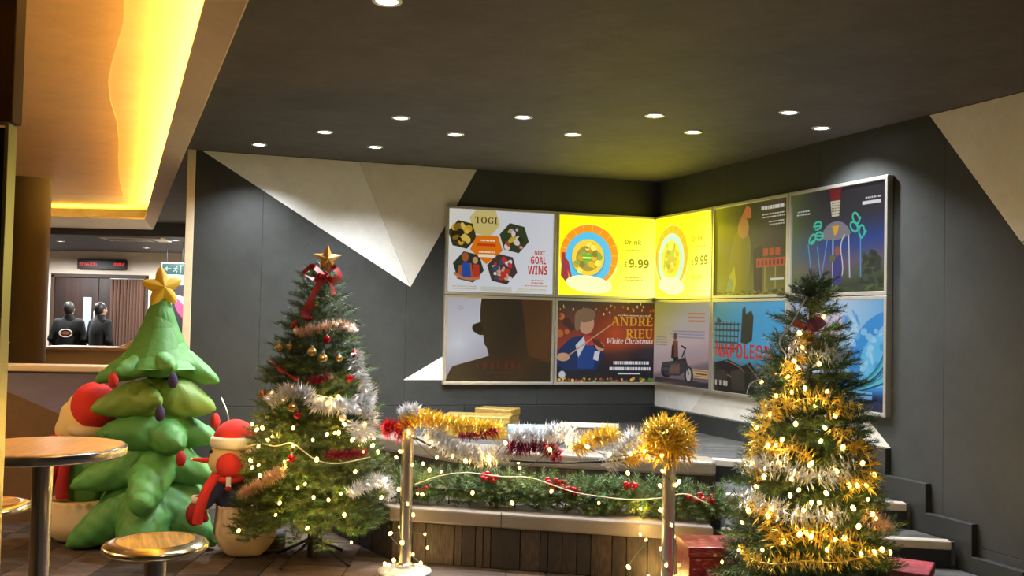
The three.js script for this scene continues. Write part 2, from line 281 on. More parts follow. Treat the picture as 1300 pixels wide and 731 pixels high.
{
  const b = thing('bench', 'upper tier bench with rounded end at the edge of the platform', 'bench');
  const bk = shift(N2, 0.34);
  mesh('seat', slab([...N2.slice(0, 2), [1.37, 6.605], [1.4, 6.63], [1.415, 6.7], [1.42, 6.8], [1.4, 6.86], bk[1], [-1.63, 8.48]], 0.562, 0.664, 0.022), M.seatPad, b);
  boardFront(b, N2, 0.362, 0.56, 0.035);
  mesh('carcass', slab([...shift(N2, 0.05).map((p, i) => i == 2 ? [p[0] - 0.01, p[1]] : p), [1.4, 6.81], [-0.34, 7.18], [-1.6, 8.45]], 0.36, 0.562), M.black, b);
}
// ---------------------------------------------------------------- downlights
const LENS = std(0x000000, 0.4, 0, { emissive: COOL, emissiveIntensity: 14 });
const LAMPS = [[-2.064, 7.844], [-1.422, 7.244], [-1.129, 7.836], [-0.788, 6.668], [-0.446, 7.224], [0.049, 6.554], [0.419, 7.124], [0.916, 6.412], [1.268, 6.938], [1.752, 6.228], [2.109, 6.701], [-0.569, 4.2], [0.75, 3.9], [2.2, 3.6], [0.1, 1.8], [1.7, 1.5], [3.0, 1.2], [0.3, -0.9], [2.2, -1.1]];  // those after the twelfth are out of view, lighting table and tree fronts
const dlRing = lathe([[0.048, 0.0], [0.05, -0.008], [0.062, -0.008], [0.066, -0.003], [0.066, 0]], 28), dlLens = lathe([[0, -0.004], [0.03, -0.0045], [0.048, -0.003]], 24);
function downlight(x, d, y, cd, label, group, cone = 1.12, soft = 0.75) {
  const g = thing('downlight', label, 'downlight', [x, y, -d], 0, group);
  mesh('trim_ring', dlRing, M.alu, g); mesh('lens', dlLens, LENS, g);
  const s = new THREE.SpotLight(COOL, cd, 0, cone, soft, 2); s.name = 'downlight_beam'; s.position.set(0, -0.02, 0); s.target.position.set(0, -1, 0); s.castShadow = true; s.shadow.radius = 1.6; s.shadow.mapSize.set(512, 512); g.add(s, s.target);
}
LAMPS.forEach(([x, d], i) => downlight(x, d, CEIL - 0.001, i < 12 ? DOWNLIGHT : UNSEEN_LOBBY_LIGHT, 'small round downlight recessed in the dark grey ceiling', 'downlights in the dark ceiling'));
for (const [x, d] of [[-7.6, 16.4], [-5.4, 15.6], [-8.5, 17.6], [-6.6, 17.6]]) downlight(x, d, 2.744, FOYER_LIGHT, 'small round downlight in the far foyer ceiling', 'foyer downlights', 1.5, 0.3);  // last two are added to brighten the far wall
// ---------------------------------------------------------------- posters (prints drawn flat, as printed sheets in light boxes)
function canvas(fn, w = 512, h = 384) { const c = document.createElement('canvas'); c.width = w; c.height = h; const g = c.getContext('2d'); fn(g, w, h); const t = new THREE.CanvasTexture(c); t.colorSpace = THREE.SRGBColorSpace; return t; }
const fill = (g, c, f) => { g.fillStyle = c; g.beginPath(); f(); g.closePath(); g.fill(); };
const poly = (g, c, pts) => fill(g, c, () => pts.forEach((p, i) => i ? g.lineTo(...p) : g.moveTo(...p)));
const ell = (g, c, x, y, rx, ry = rx, a = 0) => fill(g, c, () => g.ellipse(x, y, rx, ry, a, 0, 6.2832));
const grad = (g, stops, x0, y0, x1, y1) => { const q = g.createLinearGradient(x0, y0, x1, y1); stops.forEach(([t, c]) => q.addColorStop(t, c)); return q; };
const rgrad = (g, stops, x, y, r) => { const q = g.createRadialGradient(x, y, 0, x, y, r); stops.forEach(([t, c]) => q.addColorStop(t, c)); return q; };
function write(g, s, x, y, size, col, font = 'bold', fam = 'sans-serif', sx = 1, align = 'left') { g.save(); g.translate(x, y); g.scale(sx, 1); g.font = font + ' ' + size + 'px ' + fam; g.textAlign = align; g.fillStyle = col; g.fillText(s, 0, 0); g.restore(); }
function smallPrint(g, x, y, w, rows, col, seed, lh = 9) { const q = mulberry(seed); g.fillStyle = col; for (let r = 0; r < rows; r++) { let t = x + q() * w * 0.1; while (t < x + w) { const l = 4 + q() * 14; g.fillRect(t, y + r * lh, Math.min(l, x + w - t), lh * 0.45); t += l + 3; } } }
const stroke = (g, c, w, f) => { g.strokeStyle = c; g.lineWidth = w; g.lineCap = 'round'; g.beginPath(); f(); g.stroke(); };
function plateOffer(g, w, h, pale) {
  g.fillStyle = grad(g, [[0, '#f4e400'], [0.55, '#fbf02a'], [1, '#fff8a0']], 0, 0, w, h); g.fillRect(0, 0, w, h);
  ell(g, '#f7ef7a', 158, 205, 152, 168); ell(g, '#ee8c1a', 158, 190, 150, 150); for (let i = 0; i < 11; i++) { const a = -2.9 + i * 0.36; stroke(g, '#f6b04a', 4, () => { g.moveTo(158 + 118 * Math.cos(a), 190 + 118 * Math.sin(a)); g.lineTo(158 + 148 * Math.cos(a), 190 + 148 * Math.sin(a)); }); }
  ell(g, pale ? '#8fd2c0' : '#52b4d6', 155, 205, 120, 128); ell(g, pale ? '#c8d42a' : '#3f96c0', 152, 205, 88, 92); ell(g, '#e8c43a', 152, 200, 84, 88); ell(g, '#9c8c3a', 152, 205, 62, 62);
  const q = mulberry(pale ? 5 : 4); for (let i = 0; i < 26; i++) ell(g, ['#d8b02c', '#f2dc5a', '#7d7a30', '#c49a26', '#8aa23a'][i % 5], 152 + (q() - 0.5) * 130, 202 + (q() - 0.5) * 130, 8 + q() * 14, 6 + q() * 10, q() * 3);
  if (!pale) { poly(g, '#8e3440', [[18, 180], [34, 180], [36, 205], [52, 222], [72, 305], [62, 300], [48, 262], [58, 340], [14, 292]]); poly(g, '#5aa838', [[122, 188], [172, 182], [168, 214], [124, 216]]); g.fillStyle = '#f4e85a'; g.fillRect(124, 198, 44, 8); }
  fill(g, '#fbf6b0', () => g.ellipse(160, 330, 120, 42, 0.1, 0, 6.3));
  write(g, 'Drink', 342, 128, 34, '#8a8410', 'bold'); smallPrint(g, 342, 152, 118, 1, '#b4aa20', 3, 14); write(g, '£', 342, 238, 30, '#6c6a12'); write(g, '9.99', 366, 240, 58, '#62610f', 'bold', 'sans-serif', 0.98); smallPrint(g, 342, 288, 100, 2, '#a8a020', 9, 11);
}
const PRINTS = {
  goal(g, w, h) {
    g.fillStyle = grad(g, [[0, '#e9e6da'], [0.5, '#dfe2ea'], [1, '#eef1f7']], 0, 0, w, h); g.fillRect(0, 0, w, h);
    const hex = (x, y, r, c, rot = 0.2) => poly(g, c, [0, 1, 2, 3, 4, 5].map(i => [x + r * Math.cos(i * 1.0472 + rot), y + r * Math.sin(i * 1.0472 + rot)]));
    hex(172, 52, 76, '#d8c67a'); hex(66, 118, 70, '#3b3620'); hex(318, 124, 74, '#3a4226'); hex(98, 268, 76, '#2c3a28'); hex(262, 272, 76, '#4a3a36');
    write(g, 'TOGI', 124, 62, 42, '#5c4a20', 'bold', 'serif');
    poly(g, '#ee7d12', [[134, 118], [238, 118], [262, 186], [184, 252], [104, 186]]); smallPrint(g, 146, 138, 80, 1, '#fff2d8', 3, 16); g.fillStyle = '#d8420e'; g.fillRect(138, 156, 90, 12); smallPrint(g, 146, 192, 80, 1, '#fff2d8', 7, 16); g.fillRect(144, 206, 84, 14);
    const q = mulberry(11), blobs = (x, y, cs, n) => { for (let i = 0; i < n; i++) ell(g, cs[i % cs.length], x + (q() - 0.5) * 84, y + (q() - 0.5) * 84, 6 + q() * 13, 5 + q() * 16, q() * 3); };
    blobs(66, 120, ['#d6a92a', '#e8c658', '#8a6a1e', '#2a2410'], 24); blobs(318, 126, ['#e8d8cc', '#c8b0d0', '#a8522c', '#2c3320', '#c8b83a'], 16); blobs(262, 274, ['#e8e0ea', '#c83a30', '#d8a890', '#40506a'], 22);
    ell(g, '#b05a3c', 82, 222, 17, 21); poly(g, '#b0603e', [[52, 262], [112, 250], [122, 322], [42, 322]]); poly(g, '#2450a8', [[70, 248], [104, 246], [112, 316], [66, 318]]); ell(g, '#d49a78', 130, 236, 13, 16); poly(g, '#c23a2a', [[118, 254], [150, 256], [154, 322], [120, 322]]); stroke(g, '#c47c58', 13, () => { g.moveTo(34, 300); g.quadraticCurveTo(80, 336, 148, 318); });
    write(g, 'NEXT', 446, 198, 26, '#d8402e', 'bold', 'sans-serif', 0.82, 'center'); write(g, 'GOAL', 440, 242, 48, '#d8301e', 'bold', 'sans-serif', 0.62, 'center'); write(g, 'WINS', 438, 292, 56, '#d42c1c', 'bold', 'sans-serif', 0.68, 'center');
    smallPrint(g, 402, 318, 64, 2, '#d88a70', 5, 12); smallPrint(g, 372, 344, 116, 1, '#e09a80', 8, 10); smallPrint(g, 14, 356, 130, 2, '#cbbf9a', 2, 11); g.fillStyle = '#d3d2c8'; g.fillRect(160, 356, 150, 22); smallPrint(g, 330, 362, 150, 2, '#d8c88a', 6, 10);
  },
  offer(g, w, h) { plateOffer(g, w, h, false); }, offerPale(g, w, h) { plateOffer(g, w, h, true); },
  silhouette(g, w, h) {
    g.fillStyle = grad(g, [[0, '#cfced8'], [0.5, '#dde3f2'], [1, '#b8aab4']], 0, 0, 160, h); g.fillRect(0, 0, w, h); ell(g, rgrad(g, [[0, 'rgba(235,245,255,.9)'], [1, 'rgba(200,210,230,0)']], 60, 210, 120), 60, 210, 120);
    g.fillStyle = grad(g, [[0, '#3a3022'], [0.45, '#33291d'], [0.75, '#4a351c'], [1, '#3a2c1c']], 150, 60, 512, 320); g.beginPath(); g.moveTo(164, 0); g.bezierCurveTo(156, 50, 158, 90, 162, 108); g.lineTo(124, 122); g.bezierCurveTo(126, 150, 150, 176, 176, 168); g.lineTo(184, 212); g.lineTo(194, 224); g.lineTo(206, 262); g.bezierCurveTo(150, 282, 80, 296, 36, 312); g.bezierCurveTo(18, 330, 10, 360, 0, 384); g.lineTo(512, 384); g.lineTo(512, 0); g.closePath(); g.fill();
    stroke(g, '#f2efe6', 4, () => { g.moveTo(163, 0); g.bezierCurveTo(155, 50, 158, 90, 160, 104); }); stroke(g, '#d8d4d0', 2.5, () => { g.moveTo(206, 262); g.bezierCurveTo(150, 282, 80, 296, 36, 312); }); ell(g, '#16120e', 148, 138, 26, 22, 0.3);
    poly(g, 'rgba(150,84,26,.35)', [[360, 0], [512, 0], [512, 300], [400, 260]]); stroke(g, '#b0a498', 2, () => g.ellipse(66, 44, 11, 8, 0, 0, 6.3));
    g.fillStyle = 'rgba(130,36,24,.6)'; for (let i = 0; i < 7; i++) g.fillRect(146 + i * 34, 292, i % 3 ? 18 : 10, 32); g.fillRect(140, 284, 220, 2); smallPrint(g, 186, 338, 140, 1, '#6a3426', 3); smallPrint(g, 236, 360, 22, 1, '#7a5a44', 4);
  },
  violin(g, w, h) {
    g.fillStyle = grad(g, [[0, '#3d3a22'], [0.3, '#7c3418'], [0.62, '#a83a1a'], [0.72, '#1e2230'], [1, '#141826']], 0, 0, 40, h); g.fillRect(0, 0, w, h);
    ell(g, rgrad(g, [[0, 'rgba(206,84,26,.9)'], [1, 'rgba(120,40,16,0)']], 300, 150, 190), 300, 150, 190); const q = mulberry(3); for (let i = 0; i < 30; i++) ell(g, ['#e8b23a', '#c8681c', '#f6dc80'][i % 3], q() * w, q() * 60, 2 + q() * 3, 3 + q() * 5); for (let i = 0; i < 12; i++) ell(g, ['#8a3414', '#c86a1e', '#4a2812'][i % 3], q() * 110, 60 + q() * 110, 8 + q() * 14);
    poly(g, '#1d2f5e', [[4, 240], [70, 176], [140, 160], [220, 186], [244, 260], [200, 330], [40, 330], [0, 300]]); poly(g, '#24458e', [[100, 210], [170, 190], [210, 240], [190, 320], [110, 320]]); poly(g, '#dcdbe2', [[96, 210], [140, 164], [156, 190], [112, 268]]); ell(g, '#d09a78', 150, 104, 40, 52); fill(g, '#8a6a4a', () => { g.ellipse(144, 66, 54, 34, -0.1, 0, 6.3); }); ell(g, '#8a6a4a', 104, 100, 16, 42); poly(g, '#c23c2a', [[136, 158], [188, 170], [204, 208], [150, 210]]);
    ell(g, '#d8a284', 222, 214, 26, 20, 0.6); poly(g, '#e2e0e6', [[196, 236], [224, 238], [214, 284], [188, 276]]); ell(g, '#d8a284', 34, 266, 34, 20); stroke(g, '#c8a070', 6, () => { g.moveTo(30, 280); g.lineTo(280, 108); }); ell(g, '#6a2a12', 212, 200, 40, 12, 0.6);
    write(g, 'ANDRÉ', 502, 112, 62, '#e8a81c', 'bold', 'serif', 0.98, 'right'); write(g, 'RIEU', 502, 172, 62, '#e8a81c', 'bold', 'serif', 0.94, 'right'); write(g, 'White Christmas', 502, 198, 34, '#f3e9ea', 'italic bold', 'serif', 0.86, 'right'); smallPrint(g, 296, 60, 190, 1, '#d8c4b0', 4, 12);
    smallPrint(g, 284, 284, 200, 1, '#f0f0f4', 6, 34); smallPrint(g, 270, 312, 222, 1, '#f0f0f4', 9, 34); g.fillStyle = '#e8e8f0'; g.fillRect(320, 340, 118, 7); ell(g, '#d8d8e4', 30, 350, 17, 18); for (let i = 0; i < 40; i++) ell(g, ['#e8951c', '#c8461c', '#5a8a2a', '#f2d060', '#2a5a2a'][i % 5], q() * w, 366 + q() * 18, 4 + q() * 5);
  },
  hat(g, w, h) {
    g.fillStyle = grad(g, [[0, '#c3be12'], [0.2, '#88801e'], [0.5, '#4d4a22'], [0.75, '#5a4c30'], [1, '#44402c']], 0, 0, w, 160); g.fillRect(0, 0, w, h); g.fillStyle = grad(g, [[0, 'rgba(180,170,20,0)'], [1, 'rgba(140,140,30,.8)']], 0, 220, 0, h); g.fillRect(0, 220, w, 170);  // yellow at the left: glare of the neighbouring offer poster, painted in
    fill(g, '#8a7c26', () => { g.moveTo(190, 90); g.bezierCurveTo(240, 110, 270, 140, 262, 220); g.bezierCurveTo(256, 300, 250, 340, 220, 384); g.lineTo(60, 384); g.bezierCurveTo(90, 300, 120, 170, 150, 120); }); ell(g, '#c98a42', 208, 100, 40, 44); poly(g, '#d47a3a', [[186, 62], [230, 6], [262, 20], [266, 62]]); poly(g, '#c9b82e', [[84, 384], [110, 300], [146, 260], [160, 330], [140, 384]]); ell(g, '#7da05e', 116, 350, 22, 40);
    poly(g, '#3c2c20', [[280, 200], [340, 180], [350, 384], [290, 384]]); g.fillStyle = '#c8542e'; for (let i = 0; i < 3; i++) g.fillRect(352 + i * 40, 196, 32, 30); g.fillRect(304, 236, 190, 36); g.fillStyle = '#5a2416'; for (let i = 0; i < 7; i++) g.fillRect(314 + i * 26, 244, 12, 20);
    g.fillStyle = '#b49a48'; g.fillRect(360, 272, 8, 110); g.fillRect(430, 272, 8, 110); g.fillStyle = '#e8e8d8'; g.fillRect(400, 318, 90, 8); smallPrint(g, 330, 22, 160, 1, '#f2f0e0', 12, 34); smallPrint(g, 330, 54, 160, 2, '#dcdac8', 5, 12); smallPrint(g, 380, 86, 110, 2, '#dcdac8', 6, 12);
    const q = mulberry(8); for (let i = 0; i < 60; i++) ell(g, ['#6e6a1c', '#908a24', '#4a4a1e'][i % 3], q() * w, 366 + q() * 18, 8 + q() * 8, 5);
  },
  neon(g, w, h) {
    g.fillStyle = grad(g, [[0, '#2c2730'], [0.35, '#34333e'], [0.6, '#2b4a9a'], [0.78, '#6a5878'], [0.9, '#4d5648'], [1, '#2e3a22']], 0, 0, 30, h); g.fillRect(0, 0, w, h); g.fillStyle = grad(g, [[0, 'rgba(120,140,60,.6)'], [1, 'rgba(80,100,60,0)']], 0, 0, 210, 0); g.fillRect(0, 0, 210, h);
    poly(g, '#7a1c26', [[214, 0], [284, 0], [272, 46], [226, 46]]); poly(g, '#d6d2b4', [[222, 46], [276, 46], [270, 104], [230, 104]]); for (let r = 0; r < 5; r++) for (let c = 0; c < 5; c++) ell(g, '#5a2c26', 232 + c * 9, 54 + r * 10, 2.5, 2.5); fill(g, '#86848c', () => { g.moveTo(170, 180); g.bezierCurveTo(190, 110, 300, 100, 334, 172); g.bezierCurveTo(300, 196, 220, 196, 170, 180); }); poly(g, '#e9b23c', [[232, 140], [270, 138], [262, 166], [246, 176]]);
    stroke(g, '#c8d0dc', 7, () => { g.moveTo(238, 190); g.lineTo(238, 360); g.moveTo(322, 180); g.lineTo(330, 330); }); stroke(g, '#e6e2d8', 5, () => { g.moveTo(300, 176); g.bezierCurveTo(250, 230, 320, 280, 280, 340); }); stroke(g, '#5aa6e0', 5, () => { g.moveTo(96, 200); g.lineTo(118, 320); g.moveTo(150, 210); g.lineTo(170, 330); g.moveTo(206, 190); g.lineTo(176, 320); g.moveTo(384, 180); g.lineTo(386, 330); });
    stroke(g, '#3fcfae', 8, () => { for (const [x, y] of [[150, 130], [120, 180], [160, 170], [360, 120], [390, 170], [350, 150]]) { g.moveTo(x + 22, y); g.ellipse(x, y, 22, 14, x * 0.02, 0, 5.4); } }); poly(g, '#3b3a8c', [[240, 256], [284, 250], [290, 352], [236, 352]]); ell(g, '#6a6e3a', 236, 258, 16, 14); ell(g, '#a05a4a', 262, 232, 14, 18);
    const q = mulberry(6); for (let i = 0; i < 40; i++) ell(g, ['#26332a', '#40522e', '#1c2620'][i % 3], 400 + q() * 80, 250 + q() * 110, 6 + q() * 12); for (let i = 0; i < 60; i++) ell(g, ['#46582e', '#5e6a3c', '#36442a'][i % 3], q() * w, 360 + q() * 26, 10 + q() * 8, 6); smallPrint(g, 24, 66, 80, 2, '#d8d8d8', 3, 12); smallPrint(g, 400, 50, 84, 1, '#e8e8e8', 4, 14); g.fillStyle = '#f2f2f2'; g.fillRect(392, 64, 92, 12);
  },
  bike(g, w, h) {
    g.fillStyle = grad(g, [[0, '#a9a06a'], [0.3, '#b9b4aa'], [0.6, '#c4b0b0'], [0.85, '#a88f92'], [0.9, '#7a6a70'], [1, '#6a5c66']], 0, 0, 60, h); g.fillRect(0, 0, w, h); g.fillStyle = grad(g, [[0, 'rgba(190,180,30,.55)'], [1, 'rgba(190,180,30,0)']], 0, 0, 260, 120); g.fillRect(0, 0, w, 200);
    smallPrint(g, 310, 46, 150, 3, '#d07a4a', 3, 17); smallPrint(g, 150, 128, 312, 3, '#8792a6', 4, 14); smallPrint(g, 20, 160, 110, 4, '#8a8a94', 6, 12); smallPrint(g, 250, 218, 200, 2, '#9aa0b0', 8, 12);
    g.fillStyle = '#c9a878'; g.fillRect(360, 300, 150, 40); g.fillStyle = '#8a6a4a'; for (let i = 0; i < 3; i++) g.fillRect(360, 306 + i * 12, 150, 3); ell(g, '#5c4a40', 206, 156, 15, 19); poly(g, '#6e4a36', [[184, 178], [230, 176], [236, 256], [190, 260]]); poly(g, '#2a2a32', [[176, 200], [196, 186], [196, 262], [170, 258]]); poly(g, '#24242c', [[190, 254], [238, 252], [236, 312], [200, 312]]);
    ell(g, '#26242a', 330, 330, 40, 40); ell(g, '#b9b0ae', 330, 330, 22, 30); ell(g, '#1e1c22', 128, 320, 52, 34); poly(g, '#2e2a30', [[80, 284], [210, 270], [300, 250], [330, 300], [250, 338], [110, 344]]); poly(g, '#6a4a3a', [[170, 290], [250, 284], [250, 330], [150, 334]]); stroke(g, '#2a262e', 9, () => { g.moveTo(270, 250); g.lineTo(300, 210); g.lineTo(266, 200); g.moveTo(292, 240); g.lineTo(330, 326); }); g.fillStyle = 'rgba(40,36,44,.8)'; g.fillRect(20, 356, 480, 24); smallPrint(g, 390, 318, 90, 1, '#4a3a34', 2, 14);
  },
  title(g, w, h) {
    g.fillStyle = grad(g, [[0, '#5fa09a'], [0.4, '#4fa6cc'], [1, '#4ab0ea']], 0, 0, w, 0); g.fillRect(0, 0, w, h); g.fillStyle = grad(g, [[0, 'rgba(60,90,80,0)'], [0.5, 'rgba(80,130,150,.5)'], [1, '#2c2e30']], 0, 190, 0, 300); g.fillRect(0, 190, w, 194);
    poly(g, '#3a4038', [[210, 28], [232, 20], [236, 50], [274, 36], [290, 60], [282, 160], [240, 176], [200, 170]]); g.fillStyle = '#46504a'; for (let i = 0; i < 5; i++) g.fillRect(0, 90 + i * 26, 200 - i * 8, 8); for (let i = 0; i < 7; i++) g.fillRect(10 + i * 28, 84, 6, 130); poly(g, '#46504a', [[20, 60], [60, 84], [20, 90]]);
    write(g, 'NAPOLEON', 4, 236, 82, '#d63a30', 'bold', 'sans-serif', 0.94); poly(g, '#26241f', [[0, 262], [110, 244], [210, 270], [270, 250], [330, 300], [350, 340], [300, 384], [0, 384]]); stroke(g, '#8a7a5c', 4, () => { g.moveTo(90, 250); g.bezierCurveTo(150, 262, 210, 270, 232, 296); g.moveTo(250, 260); g.bezierCurveTo(300, 290, 330, 310, 344, 340); g.moveTo(70, 330); g.bezierCurveTo(90, 300, 130, 310, 150, 330); });
    ell(g, '#3c382f', 60, 320, 44, 30); poly(g, '#3a372f', [[130, 290], [220, 284], [240, 370], [140, 372]]); stroke(g, '#c8c4b4', 4, () => { g.moveTo(250, 380); g.bezierCurveTo(260, 330, 310, 320, 352, 316); }); g.fillStyle = '#1c1c1e'; g.fillRect(320, 320, 192, 64); g.fillStyle = '#b8b4a8'; for (const x of [10, 44, 74, 92]) g.fillRect(x, 336, 14, 22); smallPrint(g, 380, 350, 100, 2, '#c8c8c8', 5, 11);
  },
  wave(g, w, h) {
    g.fillStyle = grad(g, [[0, '#aebedd'], [0.5, '#bcd6f0'], [1, '#5aa6de']], 0, 0, w, h * 0.6); g.fillRect(0, 0, w, h); ell(g, 'rgba(226,206,226,.8)', 190, 90, 130, 60); const q = mulberry(15);
    fill(g, '#3d96dc', () => { g.moveTo(512, 40); g.bezierCurveTo(400, 60, 330, 150, 330, 240); g.bezierCurveTo(320, 300, 250, 320, 160, 330); g.lineTo(512, 384); }); fill(g, '#64c0f0', () => { g.moveTo(512, 110); g.bezierCurveTo(430, 120, 380, 180, 390, 240); g.bezierCurveTo(392, 280, 340, 300, 300, 310); g.lineTo(512, 300); });
    for (let i = 0; i < 40; i++) ell(g, ['rgba(190,228,250,.6)', 'rgba(60,140,210,.5)', 'rgba(130,200,240,.5)'][i % 3], 300 + q() * 210, 60 + q() * 220, 10 + q() * 26, 6 + q() * 12, q() * 3); for (let i = 0; i < 8; i++) stroke(g, ['#1d6f94', '#2f9aa6', '#5cc8d0', '#164a70'][i % 4], 6, () => { g.moveTo(120, 330 + i * 3); g.bezierCurveTo(300, 330 + i * 3, 460, 300, 512, 170 + i * 16); });
    g.fillStyle = grad(g, [[0, 'rgba(24,44,90,0)'], [0.4, '#182c5c'], [1, '#14224a']], 0, 308, 0, h); g.fillRect(0, 308, w, 76); g.fillStyle = 'rgba(120,190,230,.9)'; g.fillRect(330, 318, 120, 8); g.fillRect(300, 332, 150, 14); g.fillRect(330, 354, 90, 8); smallPrint(g, 150, 96, 110, 1, '#8aa0c8', 4, 14); smallPrint(g, 180, 368, 150, 1, '#d8e4f2', 5, 12);
  },
};
const PW = 1.06, YT = 2.609, YM = 1.803, YB = 0.990;
function poster(wall, s, row, print, glow, colour, label, cast = 0.35) {
  const y0 = row ? YB : YM, y1 = row ? YM : YT, H = y1 - y0, at = wall == 'l' ? wl(s, (y0 + y1) / 2, 0.003) : wr(s, (y0 + y1) / 2, 0.003);
  const g = thing('poster', label, 'poster', at.toArray(), wall == 'l' ? A : -B, 'light box posters in the corner');
  const w = PW / 2 - 0.0025, h = H / 2 - 0.0025, b = 0.026;
  const sh = new THREE.Shape([[-w, -h], [w, -h], [w, h], [-w, h]].map(p => new THREE.Vector2(...p))); sh.holes.push(new THREE.Path([[-w + b, -h + b], [-w + b, h - b], [w - b, h - b], [w - b, -h + b]].map(p => new THREE.Vector2(...p))));
  const fr = new THREE.ExtrudeGeometry(sh, { depth: 0.046, bevelEnabled: true, bevelSize: 0.003, bevelOffset: -0.003, bevelThickness: 0.003, bevelSegments: 2 }); fr.translate(0, 0, 0.003);
  mesh('frame', fr, M.alu, g);
  mesh('backing', box(2 * (w - b), 2 * (h - b), 0.03), M.black, g, [0, 0, 0.016]);
  const t = canvas(PRINTS[print]), pr = mesh('poster_print', new THREE.PlaneGeometry(2 * (w - b), 2 * (h - b)), new THREE.MeshPhysicalMaterial({ color: 0x303030, map: t, roughness: 0.3, clearcoat: 0.4, clearcoatRoughness: 0.12, emissive: 0xffffff, emissiveMap: t, emissiveIntensity: glow }), g, [0, 0, 0.0335]);
  pr.userData.label = 'backlit print of the poster';
  const l = new THREE.RectAreaLight(new THREE.Color(colour), glow * cast, 2 * (w - b), 2 * (h - b)); l.name = 'poster_light'; l.position.set(0, 0, 0.06); l.rotation.y = Math.PI; g.add(l);
}
poster('l', 1.59, 0, 'goal', POSTER_GLOW, 0xd8d8dc, 'pale poster with hexagon pictures around an orange centre and red lettering');
poster('l', 0.53, 0, 'offer', OFFER_GLOW, 0xf2e41c, 'bright yellow offer poster with a blue plate and bold dark price', 2.2);
poster('l', 1.59, 1, 'silhouette', POSTER_GLOW * 0.8, 0x55504c, 'dark poster with a head in silhouette against pale light');
poster('l', 0.53, 1, 'violin', POSTER_GLOW * 0.9, 0x603828, 'red and navy poster of a violin player with gold lettering');
poster('r', 0.53, 0, 'offerPale', OFFER_GLOW, 0xf2e41c, 'yellow offer poster with a teal plate and faint price', 2.2);
poster('r', 1.59, 0, 'hat', POSTER_GLOW * 0.85, 0x6c6428, 'olive poster with a tall standing figure and orange sign letters');
poster('r', 2.65, 0, 'neon', POSTER_GLOW * 0.9, 0x404a6a, 'night blue poster with turquoise neon shapes and pale poles');
poster('r', 0.53, 1, 'bike', POSTER_GLOW * 0.95, 0xa89c98, 'grey pink poster of a rider beside a motorbike');
poster('r', 1.59, 1, 'title', POSTER_GLOW * 0.95, 0x5a7884, 'sky blue poster with a huge red title over dark figures');
poster('r', 2.65, 1, 'wave', POSTER_GLOW * 1.05, 0x6aa4d8, 'blue poster of a curling ocean wave');
// ---------------------------------------------------------------- bar table and stools
function barTable(at, label) {
  const g = thing('bar_table', label, 'table', at);
  const top = lathe([[0, 1.05], [0.285, 1.05], [0.3, 1.047], [0.3, 1.012], [0, 1.012]], 64); 
  { const p = top.attributes.position, uv = top.attributes.uv; for (let i = 0; i < p.count; i++) uv.setXY(i, p.getX(i) * 1.6 + 0.5, p.getZ(i) * 1.6 + 0.5); }
  mesh('table_top', top, M.tableWood, g);
  mesh('edge_band', lathe([[0.299, 1.046], [0.306, 1.046], [0.309, 1.04], [0.309, 1.014], [0.304, 1.008], [0.285, 1.006], [0.285, 1.0115]], 64), M.chrome, g);
  mesh('pole', cyl(0.038, 0.038, 0.99, 32), M.chrome, g, [0, 0.515, 0]);
  mesh('mounting_plate', cyl(0.11, 0.11, 0.012, 32), M.black, g, [0, 1.004, 0]);
  mesh('base', lathe([[0, 0.022], [0.05, 0.022], [0.2, 0.014], [0.22, 0.006], [0.22, 0], [0, 0]], 48), M.steel, g);
}
function stool(at, label, turn) {
  const g = thing('bar_stool', label, 'stool', at, turn);
  const top = lathe([[0, 0.728], [0.128, 0.728], [0.134, 0.732], [0.14, 0.7335]], 56); { const p = top.attributes.position, uv = top.attributes.uv; for (let i = 0; i < p.count; i++) uv.setXY(i, p.getX(i) * 2 + 0.5, p.getZ(i) * 2 + 0.5); }
  mesh('seat', top, M.seatWood, g);
  mesh('seat_rim', lathe([[0.1385, 0.733], [0.16, 0.7315], [0.182, 0.724], [0.19, 0.714], [0.19, 0.704], [0.18, 0.694], [0.12, 0.686], [0, 0.684]], 56), std(lin(0.78, 0.66, 0.4), 0.22, 1), g);  // chrome rim, yellow reflection of the cove put into its colour
  mesh('pole', cyl(0.04, 0.04, 0.66, 32), M.steel, g, [0, 0.35, 0]);
  mesh('collar', cyl(0.05, 0.05, 0.02, 32), M.black, g, [0, 0.675, 0]);
  mesh('base', lathe([[0, 0.02], [0.06, 0.02], [0.18, 0.012], [0.2, 0.005], [0.2, 0], [0, 0]], 48), M.steel, g);
}
function pendant(at, label) { // unseen warm lamp, out of view, lighting the table and inflatable tree
  const g = thing('unseen_pendant_lamp', label, 'unseen pendant lamp', at);
  mesh('shade', lathe([[0.02, 0.17], [0.05, 0.165], [0.11, 0.09], [0.16, 0.0], [0.156, 0.0], [0.106, 0.088], [0.048, 0.158], [0.02, 0.16]], 36), std(lin(0.03, 0.03, 0.03), 0.4, 0.3), g);
  mesh('bulb', sph(0.05, 20, 14), std(0x000000, 0.4, 0, { emissive: UNSEEN_PENDANT_WARM, emissiveIntensity: 12 }), g, [0, 0.03, 0]); mesh('cord', cyl(0.005, 0.005, CEIL - 0.16 - at[1], 8), M.black, g, [0, 0.165 + (CEIL - 0.165 - at[1]) / 2, 0]); mesh('ceiling_rose', cyl(0.05, 0.05, 0.025, 20), M.black, g, [0, CEIL - at[1] - 0.0125, 0]);
  const l = new THREE.PointLight(UNSEEN_PENDANT_WARM, UNSEEN_PENDANT, 0, 2); l.name = 'unseen_pendant_light'; l.position.set(0, 0.03, 0); l.castShadow = true; l.shadow.radius = 2.5; g.add(l);
}
pendant([-3.3, 1.95, -3.1], 'unseen black pendant lamp lighting the bar table and inflatable tree'); pendant([-4.75, 1.95, -5.4], 'unseen black pendant lamp lighting the low partition wall');
